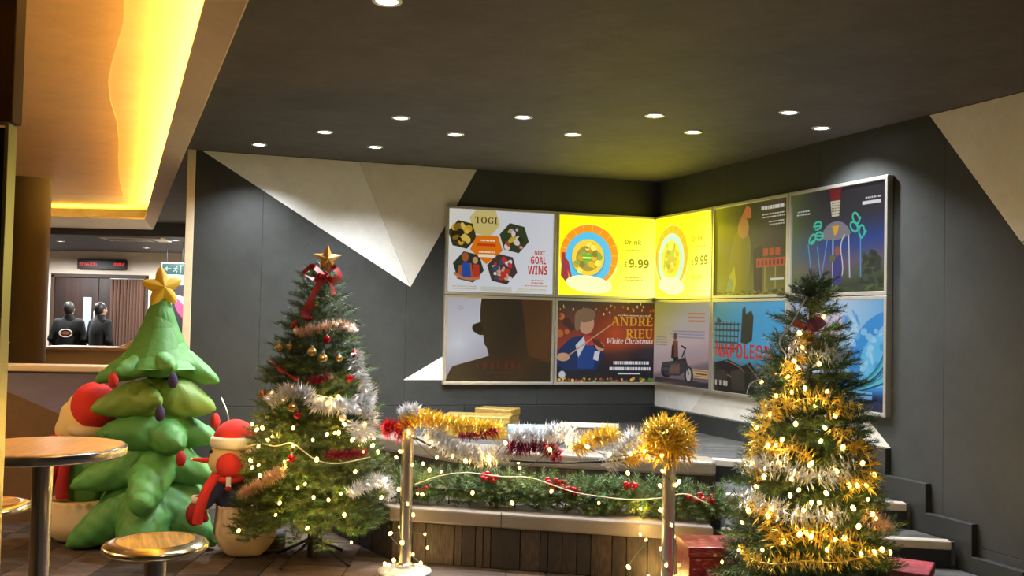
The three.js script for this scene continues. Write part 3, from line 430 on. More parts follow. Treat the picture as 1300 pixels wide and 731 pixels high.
barTable([-1.83, 0, -3.87], 'round wooden bar table on a chrome pole');
stool([-1.308, 0, -3.68], 'round bar stool with yellow tinted chrome rim standing clear of the table', 0.4);
stool([-2.29, 0, -4.32], 'bar stool tucked in behind the table pole', 1.9);
// ---------------------------------------------------------------- inflatable tree
function puffStar(R0, r0, depth) { // five-pointed cushion
  const na = 80, nr = 10, pos = [], idx = [];
  for (let s = 0; s < 2; s++) for (let j = 0; j <= nr; j++) for (let i = 0; i < na; i++) {
    const a = i / na * 2 * Math.PI, k = Math.abs(((a * 5 / (2 * Math.PI)) % 1) - 0.5) * 2, Rm = r0 + (R0 - r0) * Math.pow(k, 1.15), t = j / nr, r = Rm * Math.sin(t * Math.PI / 2), z = depth * Math.pow(1 - Math.sin(t * Math.PI / 2), 0.7) * (s ? -1 : 1);
    pos.push(r * Math.sin(a), r * Math.cos(a), z);
  }
  for (let s = 0; s < 2; s++) for (let j = 0; j < nr; j++) for (let i = 0; i < na; i++) { const o = s * (nr + 1) * na, a = o + j * na + i, b = o + j * na + (i + 1) % na, c = a + na, d = b + na; s ? idx.push(a, b, d, a, d, c) : idx.push(a, d, b, a, c, d); }
  const g = new THREE.BufferGeometry(); g.setAttribute('position', new THREE.Float32BufferAttribute(pos, 3)); g.setIndex(idx); g.computeVertexNormals(); return g;
}
{
  const g = thing('inflatable_tree', 'green inflatable Christmas tree of pointed fabric tiers with a yellow star', 'inflatable tree', [-2.43, 0, -6.78]);
  // angle 0 = +x, 90 = towards the room
  // each tier: a cushion (centre, radii) with blown-up horns [base, tip, belly radius, tip radius]
  const tier = (m, yc, c, rad, horns, ground) => {
    const B = horns.map(([a, b, ra, rb]) => [V(...a), V(...b), ra, rb]), C = V(...c), RR = V(...rad);
    const d = q => { let s = ellip(q, C, RR); for (const [a, b, ra, rb] of B) { const bx = b.x - a.x, by = b.y - a.y, bz = b.z - a.z, px = q.x - a.x, py = q.y - a.y, pz = q.z - a.z, t = Math.max(0, Math.min(1, (px * bx + py * by + pz * bz) / (bx * bx + by * by + bz * bz))), e = Math.hypot(px - bx * t, py - by * t, pz - bz * t); s = smin(s, e - (rb + (ra - rb) * Math.pow(1 - t, 0.62) - 0.004 * Math.sin(Math.atan2(py - by * t, pz - bz * t) * 6 + t * 9) * (1 - t)), 0.013); } s += 0.0035 * Math.sin(q.x * 34 + q.y * 21) * Math.sin(q.y * 40 - q.z * 27) + 0.002 * Math.sin(q.x * 70 + q.z * 61); return ground ? Math.max(s, 0.006 - q.y) : s; };
    mesh('tier', skin(d, [0, yc, 0.02], 0.62, 84), m, g);
  };
  tier(M.greenDark, 0.5, [0, 0.24, -0.01], [0.36, 0.27, 0.32], [[[-0.16, 0.22, 0.14], [-0.46, 0.035, 0.27], 0.17, 0.02], [[0.02, 0.22, 0.2], [0.06, 0.06, 0.42], 0.19, 0.12], [[0.16, 0.22, 0.1], [0.46, 0.05, 0.16], 0.17, 0.03], [[0.1, 0.22, -0.12], [0.26, 0.05, -0.34], 0.16, 0.04], [[-0.12, 0.22, -0.12], [-0.26, 0.05, -0.34], 0.16, 0.04]], true);
  tier(M.green, 0.5, [0, 0.53, -0.02], [0.29, 0.17, 0.26], [[[-0.08, 0.55, 0.14], [-0.45, 0.42, 0.27], 0.155, 0.016], [[0.05, 0.53, 0.18], [0.09, 0.36, 0.46], 0.15, 0.085], [[0.12, 0.56, 0.06], [0.44, 0.46, 0.06], 0.15, 0.016], [[0, 0.55, -0.12], [0.1, 0.45, -0.42], 0.14, 0.03], [[-0.1, 0.55, -0.06], [-0.4, 0.47, -0.16], 0.14, 0.02]]);
  tier(M.greenDark, 0.75, [0, 0.76, -0.02], [0.26, 0.16, 0.24], [[[-0.02, 0.77, 0.16], [-0.2, 0.785, 0.34], 0.15, 0.03], [[0.12, 0.75, 0.16], [0.28, 0.71, 0.34], 0.14, 0.016], [[0.1, 0.78, 0], [0.41, 0.72, -0.02], 0.14, 0.02], [[-0.1, 0.78, 0], [-0.38, 0.74, 0.04], 0.14, 0.02], [[0, 0.77, -0.1], [0.02, 0.7, -0.38], 0.13, 0.03]]);
  tier(M.greenOlive, 0.98, [0, 0.99, -0.02], [0.23, 0.15, 0.21], [[[-0.1, 0.985, 0.17], [-0.345, 0.93, 0.25], 0.13, 0.012], [[-0.05, 0.99, 0.18], [0.13, 0.995, 0.33], 0.125, 0.012], [[0.17, 1.0, 0.07], [0.41, 0.93, 0.05], 0.145, 0.012], [[0, 0.99, -0.1], [-0.05, 0.93, -0.36], 0.12, 0.03], [[-0.1, 0.99, -0.06], [-0.34, 0.95, -0.14], 0.12, 0.02]]);
  tier(M.green, 1.22, [0, 1.23, 0], [0.25, 0.1, 0.22], [[[-0.11, 1.25, 0.0], [-0.42, 1.1, 0.02], 0.115, 0.012], [[0.12, 1.25, 0.0], [0.42, 1.115, 0.02], 0.115, 0.012], [[0.04, 1.24, 0.1], [0.205, 1.215, 0.31], 0.105, 0.012], [[-0.06, 1.23, 0.12], [-0.15, 1.19, 0.32], 0.085, 0.03], [[0, 1.25, -0.08], [0.02, 1.12, -0.36], 0.11, 0.02]]);
  { const c = lathe([[0.29, 1.2], [0.262, 1.235], [0.215, 1.3], [0.165, 1.39], [0.125, 1.48], [0.092, 1.57], [0.062, 1.66], [0.03, 1.715], [0, 1.725]], 64), P = c.attributes.position; for (let i = 0; i < P.count; i++) { const a = Math.atan2(P.getZ(i), P.getX(i)), y = P.getY(i), k = 1 + 0.03 * Math.sin(a * 5 + 1) * (1.72 - y) * 2 + 0.012 * Math.sin(a * 13 + y * 14); P.setX(i, P.getX(i) * k); P.setZ(i, P.getZ(i) * k); } c.computeVertexNormals(); mesh('cone', c, M.green, g); }
  const st = mesh('star', puffStar(0.148, 0.074, 0.055), M.yellowFab, g, [0.02, 1.755, 0.04]); st.rotation.set(-0.1, 0.6, 0.15);
  const bulb = lathe([[0, -0.07], [0.018, -0.062], [0.027, -0.035], [0.022, -0.008], [0.01, 0.012], [0, 0.014]], 14);
  for (const [x, y, z, m] of [[-0.17, 1.165, 0.345, 'redFab'], [0.21, 1.17, 0.32, 'purpleFab'], [0.14, 0.955, 0.34, 'purpleFab'], [0.42, 0.885, 0.06, 'redFab'], [-0.205, 0.74, 0.36, 'redFab'], [0.29, 0.665, 0.35, 'redDark']]) { const b = mesh('fabric_bauble', bulb, M[m], g, [x, y, z]); b.scale.setScalar(1.25); }
}
// ---------------------------------------------------------------- snowmen
function pouch(r0, r1, r2, h, seed) { // gathered sack: bulging wall with a frilled mouth
  const n = 72, rows = 18, pos = [], idx = [], q = mulberry(seed), ph = q() * 6;
  for (let j = 0; j <= rows; j++) for (let i = 0; i < n; i++) { const a = i / n * 2 * Math.PI, t = j / rows, prof = t < 0.06 ? r0 * (t / 0.06) : t < 0.5 ? r0 + (r1 - r0) * Math.sin((t - 0.06) / 0.44 * Math.PI / 2) : r1 + (r2 - r1) * Math.pow((t - 0.5) / 0.5, 1.6), fr = t > 0.78 ? 0.012 * (t - 0.78) / 0.22 * Math.sin(a * 22 + ph) : 0.004 * Math.sin(a * 5 + ph); const r = Math.max(0, prof + fr); pos.push(r * Math.cos(a), t < 0.06 ? 0.004 : h * (t - 0.06) / 0.94 + 0.004, r * Math.sin(a)); }
  const c = pos.length / 3; pos.push(0, h * 0.92, 0);
  for (let j = 0; j < rows; j++) for (let i = 0; i < n; i++) { const a = j * n + i, b = j * n + (i + 1) % n; idx.push(a, a + n, b + n, a, b + n, b); }
  for (let i = 0; i < n; i++) idx.push(rows * n + i, c, rows * n + (i + 1) % n);
  const g = new THREE.BufferGeometry(); g.setAttribute('position', new THREE.Float32BufferAttribute(pos, 3)); g.setIndex(idx); g.computeVertexNormals(); return g;
}
const scaled = (g, x, y, z) => g.clone().scale(x, y, z);
function mitten(p, m, g, turn = 0, s = 1) { // palm with thumb, and a cuff
  const d = q => smin(ellip(q, V(0, 0, 0), V(0.062, 0.085, 0.045)), capsule(q, V(0.03, 0.02, 0), V(0.075, -0.02, 0.01), 0.024, 0.02), 0.03);
  const o = mesh('mitten', skin(d, [0, 0, 0], 0.13, 34), m, g, p); o.rotation.z = turn; o.scale.setScalar(s);
  const c = mesh('cuff', lathe([[0.034, -0.02], [0.05, -0.018], [0.054, 0], [0.05, 0.02], [0.034, 0.022]], 24), M.whiteFab, o, [0, 0.085, 0]); return o;
}
{ // snowman beside the lit tree, turned towards the inflatable tree
  const g = thing('snowman', 'plush snowman with red hat, red ear muff and navy jacket between the trees', 'snowman', [-1.8, 0, -6.47]);
  mesh('base', pouch(0.13, 0.205, 0.185, 0.33, 2), M.creamFab, g, [0.07, 0, -0.06]);
  mesh('jacket', skin(p => smin(ellip(p, V(0.0, 0.42, -0.02), V(0.125, 0.2, 0.12)), capsule(p, V(-0.06, 0.52, 0.06), V(-0.15, 0.36, 0.1), 0.05, 0.045), 0.05), [0, 0.42, 0], 0.28, 44), M.navy, g);
  const head = mesh('head', skin(p => smin(smin(ellip(p, V(-0.03, 0.65, 0), V(0.125, 0.145, 0.12)), ellip(p, V(-0.09, 0.6, 0.03), V(0.06, 0.055, 0.06)), 0.05), ellip(p, V(0.05, 0.6, 0.05), V(0.07, 0.07, 0.06)), 0.04), [0, 0.65, 0], 0.24, 44), M.skinFab, g);
  const nose = mesh('nose', lathe([[0, 0.13], [0.008, 0.125], [0.016, 0.06], [0.022, 0], [0, -0.01]], 16), M.redFab, head, [-0.14, 0.62, 0.04]); nose.rotation.z = Math.PI / 2 - 0.06;
  const tip = mesh('nose_tip', sph(0.011, 12, 8), M.whiteFab, head, [-0.268, 0.626, 0.04]);
  for (const z of [0.07, -0.05]) mesh('eye', sph(0.014, 12, 8), M.black, head, [-0.135, 0.685, z]);
  mesh('hat', skin(p => Math.max(ellip(p, V(0.0, 0.735, 0), V(0.145, 0.155, 0.14)), 0.735 - p.y), [0, 0.78, 0], 0.2, 40), M.redFab, g);
  mesh('hat_brim', (() => { const t = new THREE.TorusGeometry(0.125, 0.03, 12, 40); t.rotateX(Math.PI / 2); t.scale(1.05, 1.35, 1); return t; })(), M.whiteFab, g, [0.0, 0.745, 0]);
  mesh('ear_flap', skin(p => ellip(p, V(0.12, 0.665, 0.02), V(0.05, 0.085, 0.07)), [0.12, 0.66, 0.02], 0.12, 28), M.whiteFab, g);
  const muff = mesh('ear_muff', scaled(sph(0.08, 28, 20), 1.05, 1, 0.5), M.redFab, g, [0.0, 0.605, 0.125]);
  mesh('muff_band', rbox(0.032, 0.07, 0.016, 0.006), M.whiteFab, muff, [0.004, -0.1, 0.012]); mesh('muff_tassel', scaled(sph(0.022, 14, 10), 1, 0.8, 0.8), M.redDark, muff, [0.004, -0.145, 0.012]);
  mesh('scarf', mergeGeometries([(() => { const t = new THREE.TorusGeometry(0.105, 0.034, 10, 36); t.rotateX(Math.PI / 2 + 0.15); t.translate(-0.01, 0.53, 0); return t; })(), scaled(tube([V(-0.09, 0.53, 0.09), V(-0.13, 0.45, 0.15), V(-0.165, 0.33, 0.17), V(-0.18, 0.24, 0.165)], 0.034, 20, 10), 1, 1, 1), tube([V(-0.1, 0.52, 0.06), V(-0.16, 0.42, 0.09), V(-0.18, 0.3, 0.1)], 0.028, 16, 10)]), M.redFab, g);
  mitten([-0.225, 0.285, 0.06], M.redDark, g, -0.25);
  mesh('support_rod', tube([V(-0.13, 1.02, -0.1), V(-0.08, 0.94, -0.06), V(-0.05, 0.86, -0.03)], 0.006, 8, 6), M.chrome, g);
}
{ // snowman behind the bar table
  const g = thing('snowman', 'plush snowman with round red cap half hidden behind the bar table', 'snowman', [-2.97, 0, -6.9]);
  mesh('base', pouch(0.17, 0.235, 0.225, 0.28, 6), M.creamFab, g, [0.02, 0, 0.05]);
  mesh('body', skin(p => smin(ellip(p, V(0.02, 0.42, -0.02), V(0.17, 0.3, 0.15)), capsule(p, V(0.1, 0.5, 0.06), V(0.2, 0.42, 0.12), 0.06, 0.05), 0.05), [0.02, 0.42, 0], 0.36, 44), M.greenDark, g);
  const head = mesh('head', skin(p => smin(smin(smin(ellip(p, V(0.0, 0.8, 0), V(0.17, 0.17, 0.15)), ellip(p, V(-0.12, 0.75, 0.02), V(0.08, 0.08, 0.08)), 0.05), ellip(p, V(-0.115, 0.87, 0.02), V(0.05, 0.06, 0.05)), 0.04), ellip(p, V(-0.085, 0.95, 0.0), V(0.035, 0.04, 0.035)), 0.03), [0, 0.83, 0], 0.27, 48), M.skinFab, g);
  mesh('cheek', scaled(sph(0.016, 12, 8), 1, 1.2, 0.5), M.orangeFab, head, [-0.115, 0.725, 0.1]);
  mesh('cap', skin(p => smin(ellip(p, V(0.06, 0.92, 0.02), V(0.15, 0.165, 0.16)), ellip(p, V(0.09, 0.86, 0.02), V(0.13, 0.1, 0.155)), 0.05), [0.06, 0.9, 0.02], 0.23, 48), M.redFab, g);
  mesh('cap_brim', (() => { const t = new THREE.TorusGeometry(0.135, 0.03, 10, 40); t.rotateX(Math.PI / 2); t.scale(1, 1.3, 1.05); t.rotateZ(-0.1); return t; })(), M.creamFab, g, [0.05, 0.755, 0.02]);
  mesh('scarf', mergeGeometries([(() => { const t = new THREE.TorusGeometry(0.14, 0.045, 10, 36); t.rotateX(Math.PI / 2); t.translate(0, 0.63, 0); return t; })(), tube([V(-0.1, 0.6, 0.1), V(-0.14, 0.48, 0.17), V(-0.16, 0.34, 0.2), V(-0.19, 0.25, 0.2)], 0.035, 20, 10), tube([V(-0.05, 0.6, 0.13), V(-0.06, 0.46, 0.19), V(-0.06, 0.3, 0.2)], 0.04, 20, 10)]), M.redDark, g);
  mesh('arm', tube([V(-0.1, 0.66, 0.03), V(-0.17, 0.68, 0.06), V(-0.23, 0.665, 0.06)], 0.04, 14, 10), M.redFab, g);
  mesh('sleeve_cuff', skin(p => ellip(p, V(0.17, 0.44, 0.13), V(0.095, 0.075, 0.06)), [0.17, 0.44, 0.13], 0.13, 30), M.creamFab, g);
}
// ---------------------------------------------------------------- conifer foliage, tinsel, light strings
const sprigGeo = (() => { // 1 unit long along +y
  const q = mulberry(9), pos = [], tri = (a, b, c) => pos.push(...a, ...b, ...c);
  for (let k = 0; k < 34; k++) {
    const t = 0.04 + 0.93 * k / 33, a = k * 2.399 + q() * 0.5, L = (k > 29 ? 0.2 : 0.36) * (0.8 + 0.4 * q()) * (1 - 0.35 * t), up = 0.62 + 0.5 * t, w = 0.022;
    const dx = Math.cos(a), dz = Math.sin(a), px = -dz * w, pz = dx * w;
    tri([px, t, pz], [-px, t, -pz], [dx * L, t + L * up, dz * L]);
  }
  for (let k = 0; k < 3; k++) { const a = k * 2.094, b = a + 2.094, r = 0.018; tri([r * Math.cos(a), 0, r * Math.sin(a)], [r * Math.cos(b), 0, r * Math.sin(b)], [0, 1, 0]); }
  const g = new THREE.BufferGeometry(); g.setAttribute('position', new THREE.Float32BufferAttribute(pos, 3)); g.computeVertexNormals(); return g;
})();
M.needles = std(0xffffff, 0.55, 0, { side: THREE.DoubleSide });
M.twig = std(lin(0.045, 0.035, 0.015), 0.9);
const YUP = V(0, 1, 0);
function place(p, dir, s, roll = 0) { const q = new THREE.Quaternion().setFromUnitVectors(YUP, dir.clone().normalize()).multiply(new THREE.Quaternion().setFromAxisAngle(YUP, roll)); return new THREE.Matrix4().compose(p, q, V(s, s, s)); }
const needleColour = (k = 1) => { const t = R(), y = R(); return lin((0.038 + 0.07 * t * y) * k, (0.06 + 0.075 * t) * k, (0.014 + 0.016 * t * (1 - y)) * k); };
function conifer(name, label, at, prof, hTop, hBot, opts = {}) { // prof(h) = reach of the branches at that height
  const g = thing(name, label, 'christmas tree', at), mats = [], cols = [], br = [];
  let h = hBot, lev = 0;
  while (h < hTop - 0.06) {
    const Rm = Math.max(0.02, prof(h) - 0.055), n = Math.max(5, Math.round(2 * Math.PI * Rm / 0.115)), off = R() * 6;
    for (let i = 0; i < n; i++) {
      const a = off + (i + rr(-0.3, 0.3)) / n * 2 * Math.PI, L = Rm * rr(0.84, 1.08), rise = rr(0.04, 0.2) + 0.25 * (h / hTop) ** 3, hh = h + rr(-0.025, 0.025), d = V(Math.cos(a), rise, Math.sin(a)).normalize();
      const P = t => V(Math.cos(a) * L * t, hh + rise * L * t - 0.32 * L * t * t * (1 - h / hTop), Math.sin(a) * L * t);
      br.push(tube([P(0), P(0.5), P(0.95)], 0.004, 3, 3));
      const ns = Math.max(2, Math.round(L / 0.06));
      for (let k = 1; k <= ns; k++) {
        const t = 0.22 + 0.78 * k / ns, p = P(t), side = V(-Math.sin(a), 0, Math.cos(a)), s = rr(0.085, 0.125) * (1 - 0.15 * t);
        if (k == ns) { mats.push(place(p, d.clone().add(V(0, 0.15, 0)), s * 1.1, R() * 6)); cols.push(needleColour(opts.k)); }
        for (const sg of [-1, 1]) { mats.push(place(p, d.clone().multiplyScalar(0.8).addScaledVector(side, sg * rr(0.6, 1)).add(V(0, rr(-0.15, 0.4), 0)), s, R() * 6)); cols.push(needleColour(opts.k)); }
        if (R() < 0.6) { mats.push(place(p, d.clone().multiplyScalar(0.5).add(V(0, rr(0.5, 1), 0)), s * 0.9, R() * 6)); cols.push(needleColour(opts.k)); }
      }
    }
    h += 0.062 + 0.012 * R(); lev++;
  }
  for (let k = 0; k < 16; k++) { const a = k * 2.4, e = 0.25 + k / 14; mats.push(place(V(0, hTop - 0.1 - 0.01 * (k % 5), 0), V(Math.cos(a) * e, 1, Math.sin(a) * e), rr(0.09, 0.13), k)); cols.push(needleColour(opts.k)); }
  mats.push(place(V(0, hTop - 0.12, 0), V(0, 1, 0), 0.14)); cols.push(needleColour(opts.k));
  mesh('trunk', cyl(0.008, 0.02, hTop - 0.1, 10), M.twig, g, [0, (hTop - 0.1) / 2 + 0.02, 0]);
  stuff(mesh('branches', mergeGeometries(br), M.twig, g)); inst('foliage', sprigGeo, M.needles, mats, cols, g);
  const legs = 4; for (let k = 0; k < legs; k++) { const a = k * Math.PI / 2 + 0.5; mesh('stand_leg', tube([V(0.03 * Math.cos(a), 0.14, 0.03 * Math.sin(a)), V(0.16 * Math.cos(a), 0.075, 0.16 * Math.sin(a)), V(0.3 * Math.cos(a), 0.012, 0.3 * Math.sin(a))], 0.011, 10, 6), M.black, g); }
  mesh('stand_collar', cyl(0.035, 0.035, 0.16, 16), M.black, g, [0, 0.11, 0]);
  return g;
}
const burstGeo = (() => { const q = mulberry(31), pos = []; for (let k = 0; k < 7; k++) { const a = q() * 6.28, tw = (q() - 0.5) * 1.2, L = 0.75 + 0.4 * q(), d = V(Math.cos(a), tw * 0.6, Math.sin(a)).normalize(), s = V(-Math.sin(a) * 0.5, 1, Math.cos(a) * 0.5).normalize().multiplyScalar(0.038), e = d.clone().multiplyScalar(L), m = d.clone().multiplyScalar(L * 0.55).add(V(0, 0.06 * (q() - 0.5), 0)); pos.push(...s.toArray(), ...s.clone().negate().toArray(), ...m.clone().addScaledVector(s, -0.9).toArray(), ...s.toArray(), ...m.clone().addScaledVector(s, -0.9).toArray(), ...m.clone().addScaledVector(s, 0.9).toArray(), ...m.clone().addScaledVector(s, 0.9).toArray(), ...m.clone().addScaledVector(s, -0.9).toArray(), ...e.toArray()); } const g = new THREE.BufferGeometry(); g.setAttribute('position', new THREE.Float32BufferAttribute(pos, 3)); g.computeVertexNormals(); return g; })();
const foil = (c, r = 0.28) => std(c, r, 0.85, { side: THREE.DoubleSide });
M.tSilver = foil(lin(0.86, 0.87, 0.9)); M.tGold = foil(lin(0.92, 0.68, 0.13), 0.3); M.tRed = foil(lin(0.55, 0.01, 0.02), 0.32); M.tWine = foil(lin(0.3, 0.006, 0.05), 0.32); M.tRose = foil(lin(0.85, 0.6, 0.45), 0.3);
function tinsel(label, pts, radius, mat, group, dens = 420, opts = {}) {
  const g = thing('tinsel_garland', label, 'tinsel', [0, 0, 0], 0, group), c = new THREE.CatmullRomCurve3(pts), L = c.getLength(), n = Math.round(L * dens), mats = [];
  for (let i = 0; i < n; i++) { const t = Math.min(0.9999, (i + R()) / n), p = c.getPointAt(t).add(V(rr(-1, 1), rr(-1, 1), rr(-1, 1)).multiplyScalar(radius * (opts.loose ?? 0.35))), d = c.getTangentAt(t).add(V(rr(-0.4, 0.4), rr(-0.4, 0.4), rr(-0.4, 0.4))); const e = Math.min(1, Math.min(t, 1 - t) * L / 0.04 + 0.45); mats.push(place(p, d, radius * rr(0.8, 1.15) * e, R() * 6.28)); }
  mesh('cord', new THREE.TubeGeometry(c, Math.max(12, Math.round(L * 30)), 0.004, 5), mat, g); inst('tinsel_strands', burstGeo, mat, mats, null, g); return g;
}
M.bulb = std(0x000000, 0.3, 0, { emissive: FAIRY, emissiveIntensity: BULB_GLOW }); M.wire = std(lin(0.55, 0.5, 0.36), 0.5); M.wireGreen = std(lin(0.03, 0.06, 0.03), 0.6);
const bulbGeo = lathe([[0, -0.017], [0.009, -0.012], [0.0125, 0], [0.009, 0.012], [0, 0.017]], 10);
function lightString(label, pts, every, group, opts = {}) { // pts in world metres; a bulb at every point
  const g = thing('string_lights', label, 'string lights', [0, 0, 0], 0, group), c = new THREE.CatmullRomCurve3(pts, false, 'centripetal');
  mesh('wire', new THREE.TubeGeometry(c, Math.min(900, pts.length * 7), opts.r || 0.0022, 4), opts.wire || M.wireGreen, g);
  pts.forEach((p, i) => { if (opts.skip && opts.skip(i)) return; const b = mesh('bulb', bulbGeo, M.bulb, g, [p.x, p.y + (opts.up ?? 0.008), p.z]); b.rotation.set(rr(-0.8, 0.8), 0, rr(-0.8, 0.8)); b.scale.setScalar(rr(0.62, 1.0));
    if (i % every == 0) { const l = new THREE.PointLight(FAIRY, BULB_LIGHT * every * 0.5 * (opts.k ?? 1), 0, 2); l.name = 'bulb_light'; l.position.copy(b.position); l.castShadow = true; l.shadow.radius = 0.5; g.add(l); } });
  return g;
}
// ---------------------------------------------------------------- left tree with star
const lerpTab = (h, xs, ys) => { if (h <= xs[0]) return ys[0]; for (let i = 1; i < xs.length; i++) if (h <= xs[i]) return ys[i - 1] + (ys[i] - ys[i - 1]) * (h - xs[i - 1]) / (xs[i] - xs[i - 1]); return ys[ys.length - 1]; };
const prof1 = h => lerpTab(h, [0.1, 0.3, 0.47, 0.77, 1.08, 1.38, 1.79, 1.95], [0.47, 0.5, 0.47, 0.42, 0.365, 0.28, 0.13, 0.03]);
const prof2 = h => lerpTab(h, [0.1, 0.4, 0.7, 1.0, 1.3, 1.5, 1.7, 1.88], [0.47, 0.44, 0.39, 0.33, 0.26, 0.2, 0.13, 0.02]);
conifer('christmas_tree', 'tall decorated Christmas tree topped with a gold star and red bow', [-1.25, 0, -6.37], prof1, 1.93, 0.3);
conifer('christmas_tree', 'Christmas tree wound with gold tinsel in front of the steps, no topper', [1.575, 0, -5.15], prof2, 1.86, 0.2);
const vs = a => a.map(p => V(...p));
{
  const g = thing('star_topper', 'gold faceted five-pointed star on top of the decorated tree', 'star topper', [-1.207, 1.955, -6.37], 0.35);
  const pos = []; for (let i = 0; i < 10; i++) for (const s of [1, -1]) { const a = i * Math.PI / 5, b = a + Math.PI / 5, ra = i % 2 ? 0.042 : 0.098, rb = i % 2 ? 0.098 : 0.042, P = [Math.sin(a) * ra, Math.cos(a) * ra, 0], Q = [Math.sin(b) * rb, Math.cos(b) * rb, 0], C = [0, 0, 0.03 * s]; s > 0 ? pos.push(...C, ...Q, ...P) : pos.push(...C, ...P, ...Q); }
  const sg = new THREE.BufferGeometry(); sg.setAttribute('position', new THREE.Float32BufferAttribute(pos, 3)); sg.computeVertexNormals();
  mesh('star', sg, std(lin(0.8, 0.46, 0.13), 0.35, 0.55), g); mesh('socket', cyl(0.014, 0.018, 0.12, 12), std(lin(0.6, 0.35, 0.1), 0.4, 0.6), g, [0, -0.09, 0]);
}
M.ribbon = new THREE.MeshPhysicalMaterial({ color: lin(0.4, 0.01, 0.015), roughness: 0.45, sheen: 0.4, side: THREE.DoubleSide });
function ribbonStrip(pts, w, twist = 0) { const c = new THREE.CatmullRomCurve3(pts), n = 24, pos = [], idx = []; for (let i = 0; i <= n; i++) { const p = c.getPoint(i / n), t = c.getTangent(i / n), s = V(Math.cos(twist * i / n), Math.sin(twist * i / n), 0.3).cross(t).normalize().multiplyScalar(w / 2); pos.push(...p.clone().add(s).toArray(), ...p.clone().sub(s).toArray()); if (i < n) { const a = 2 * i; idx.push(a, a + 1, a + 2, a + 1, a + 3, a + 2); } } const g = new THREE.BufferGeometry(); g.setAttribute('position', new THREE.Float32BufferAttribute(pos, 3)); g.setIndex(idx); g.computeVertexNormals(); return g; }
{
  const g = thing('ribbon_bow', 'dark red ribbon bow with trailing tails below the gold star', 'bow', [-1.19, 1.83, -6.2]);
  mesh('loop', ribbonStrip([V(0, 0, 0), V(-0.07, 0.06, 0.02), V(-0.13, 0.02, 0.01), V(-0.06, -0.015, 0.03), V(0, 0, 0.02)], 0.05, 0.5), M.ribbon, g); mesh('loop', ribbonStrip([V(0, 0, 0), V(0.06, 0.06, 0.02), V(0.1, 0.0, 0.0), V(0.05, -0.02, 0.03), V(0, 0, 0.02)], 0.05, -0.5), M.ribbon, g);
  mesh('knot', scaled(sph(0.022, 14, 10), 1, 1, 0.8), M.ribbon, g, [0, 0, 0.02]); mesh('tail', ribbonStrip([V(0, 0, 0.02), V(-0.04, -0.08, 0.06), V(-0.07, -0.16, 0.07), V(-0.1, -0.26, 0.1)], 0.055, 1.2), M.ribbon, g); mesh('tail', ribbonStrip([V(0, 0, 0.02), V(0.05, -0.05, 0.04), V(0.07, -0.11, 0.05)], 0.05, -1), M.ribbon, g);
  for (let k = 0; k < 7; k++) mesh('berry', sph(0.011, 10, 8), std(lin(0.5, 0.02, 0.05), 0.25), g, [rr(-0.03, 0.03), rr(-0.03, 0.03), 0.045]);
}
{ const g = thing('ribbon', 'small red ribbon spray poking out of the starred tree', 'ribbon', [0, 0, 0]); const p = vs([[-1.45,1.248,-6.103],[-1.379,1.223,-6.055],[-1.303,1.183,-6.021]]); mesh('strand', ribbonStrip(p, 0.05, 0.8), M.ribbon, g); mesh('strand', ribbonStrip([p[1], p[0].clone().add(V(-0.04, 0.05, 0.02))], 0.03, 0.4), M.ribbon, g); }
{ const g = thing('ribbon', 'dark red ribbon near the bare tip of the gold tinselled tree', 'ribbon', [0, 0, 0]); const p = vs([[1.451,1.607,-5.021],[1.505,1.58,-4.974],[1.586,1.622,-4.977]]); mesh('strand', ribbonStrip(p, 0.07, 0.8), std(lin(0.16, 0.01, 0.015), 0.5, 0, { side: THREE.DoubleSide }), g); mesh('strand', ribbonStrip([p[1], p[1].clone().add(V(0.02, -0.06, 0.04)), p[1].clone().add(V(0.06, -0.1, 0.03))], 0.05, 0.8), M.ribbon, g); }
const baubleBall = sph(0.03, 24, 18), baubleCap = lathe([[0, 0.042], [0.004, 0.04], [0.0085, 0.036], [0.009, 0.027], [0, 0.027]], 14), loopGeo = new THREE.TorusGeometry(0.006, 0.0012, 6, 14);
const bGold = std(lin(0.72, 0.5, 0.2), 0.22, 0.9), bCopper = std(lin(0.6, 0.24, 0.08), 0.25, 0.85), bRed = std(lin(0.4, 0.01, 0.02), 0.2, 0.5), bPearl = std(lin(0.7, 0.62, 0.5), 0.3, 0.6);
function bauble(p, mat, label, group, s = 1) { const g = thing('bauble', label, 'bauble', p, 0, group); g.scale.setScalar(s); mesh('ball', baubleBall, mat, g); mesh('cap', baubleCap, M.steel, g); mesh('hook', loopGeo, M.steel, g, [0, 0.046, 0]); }
[[-1.454,1.378,-6.165],[-1.231,1.356,-6.075],[-1.162,1.319,-6.077],[-1.32,1.021,-5.99],[-1.549,1.086,-6.145],[-1.378,1.386,-6.114],[-1.243,1.661,-6.188],[-1.072,1.319,-6.121]].forEach((p, i) => bauble(p, i == 4 ? bCopper : bGold, i == 4 ? 'copper bauble hanging on the starred tree' : 'round gold bauble hanging on the starred Christmas tree', i == 4 ? undefined : 'gold baubles on the starred tree', i < 4 ? 1.05 : 0.8));
[[-1.358,1.519,-6.16],[-1.274,1.57,-6.155],[-1.15,1.435,-6.122],[-1.002,1.197,-6.134],[-1.287,0.975,-5.977],[-0.991,1.347,-6.222],[-1.308,0.719,-5.932]].forEach((p, i) => bauble(p, bRed, 'round red bauble hanging on the starred Christmas tree', 'red baubles on the starred tree', 0.8));
[[-1.024,0.96,-6.042],[-1.347,1.485,-6.141]].forEach((p, i) => bauble(p, bPearl, 'pearl bauble hanging on the starred Christmas tree', 'pearl baubles on the starred tree', 0.75));
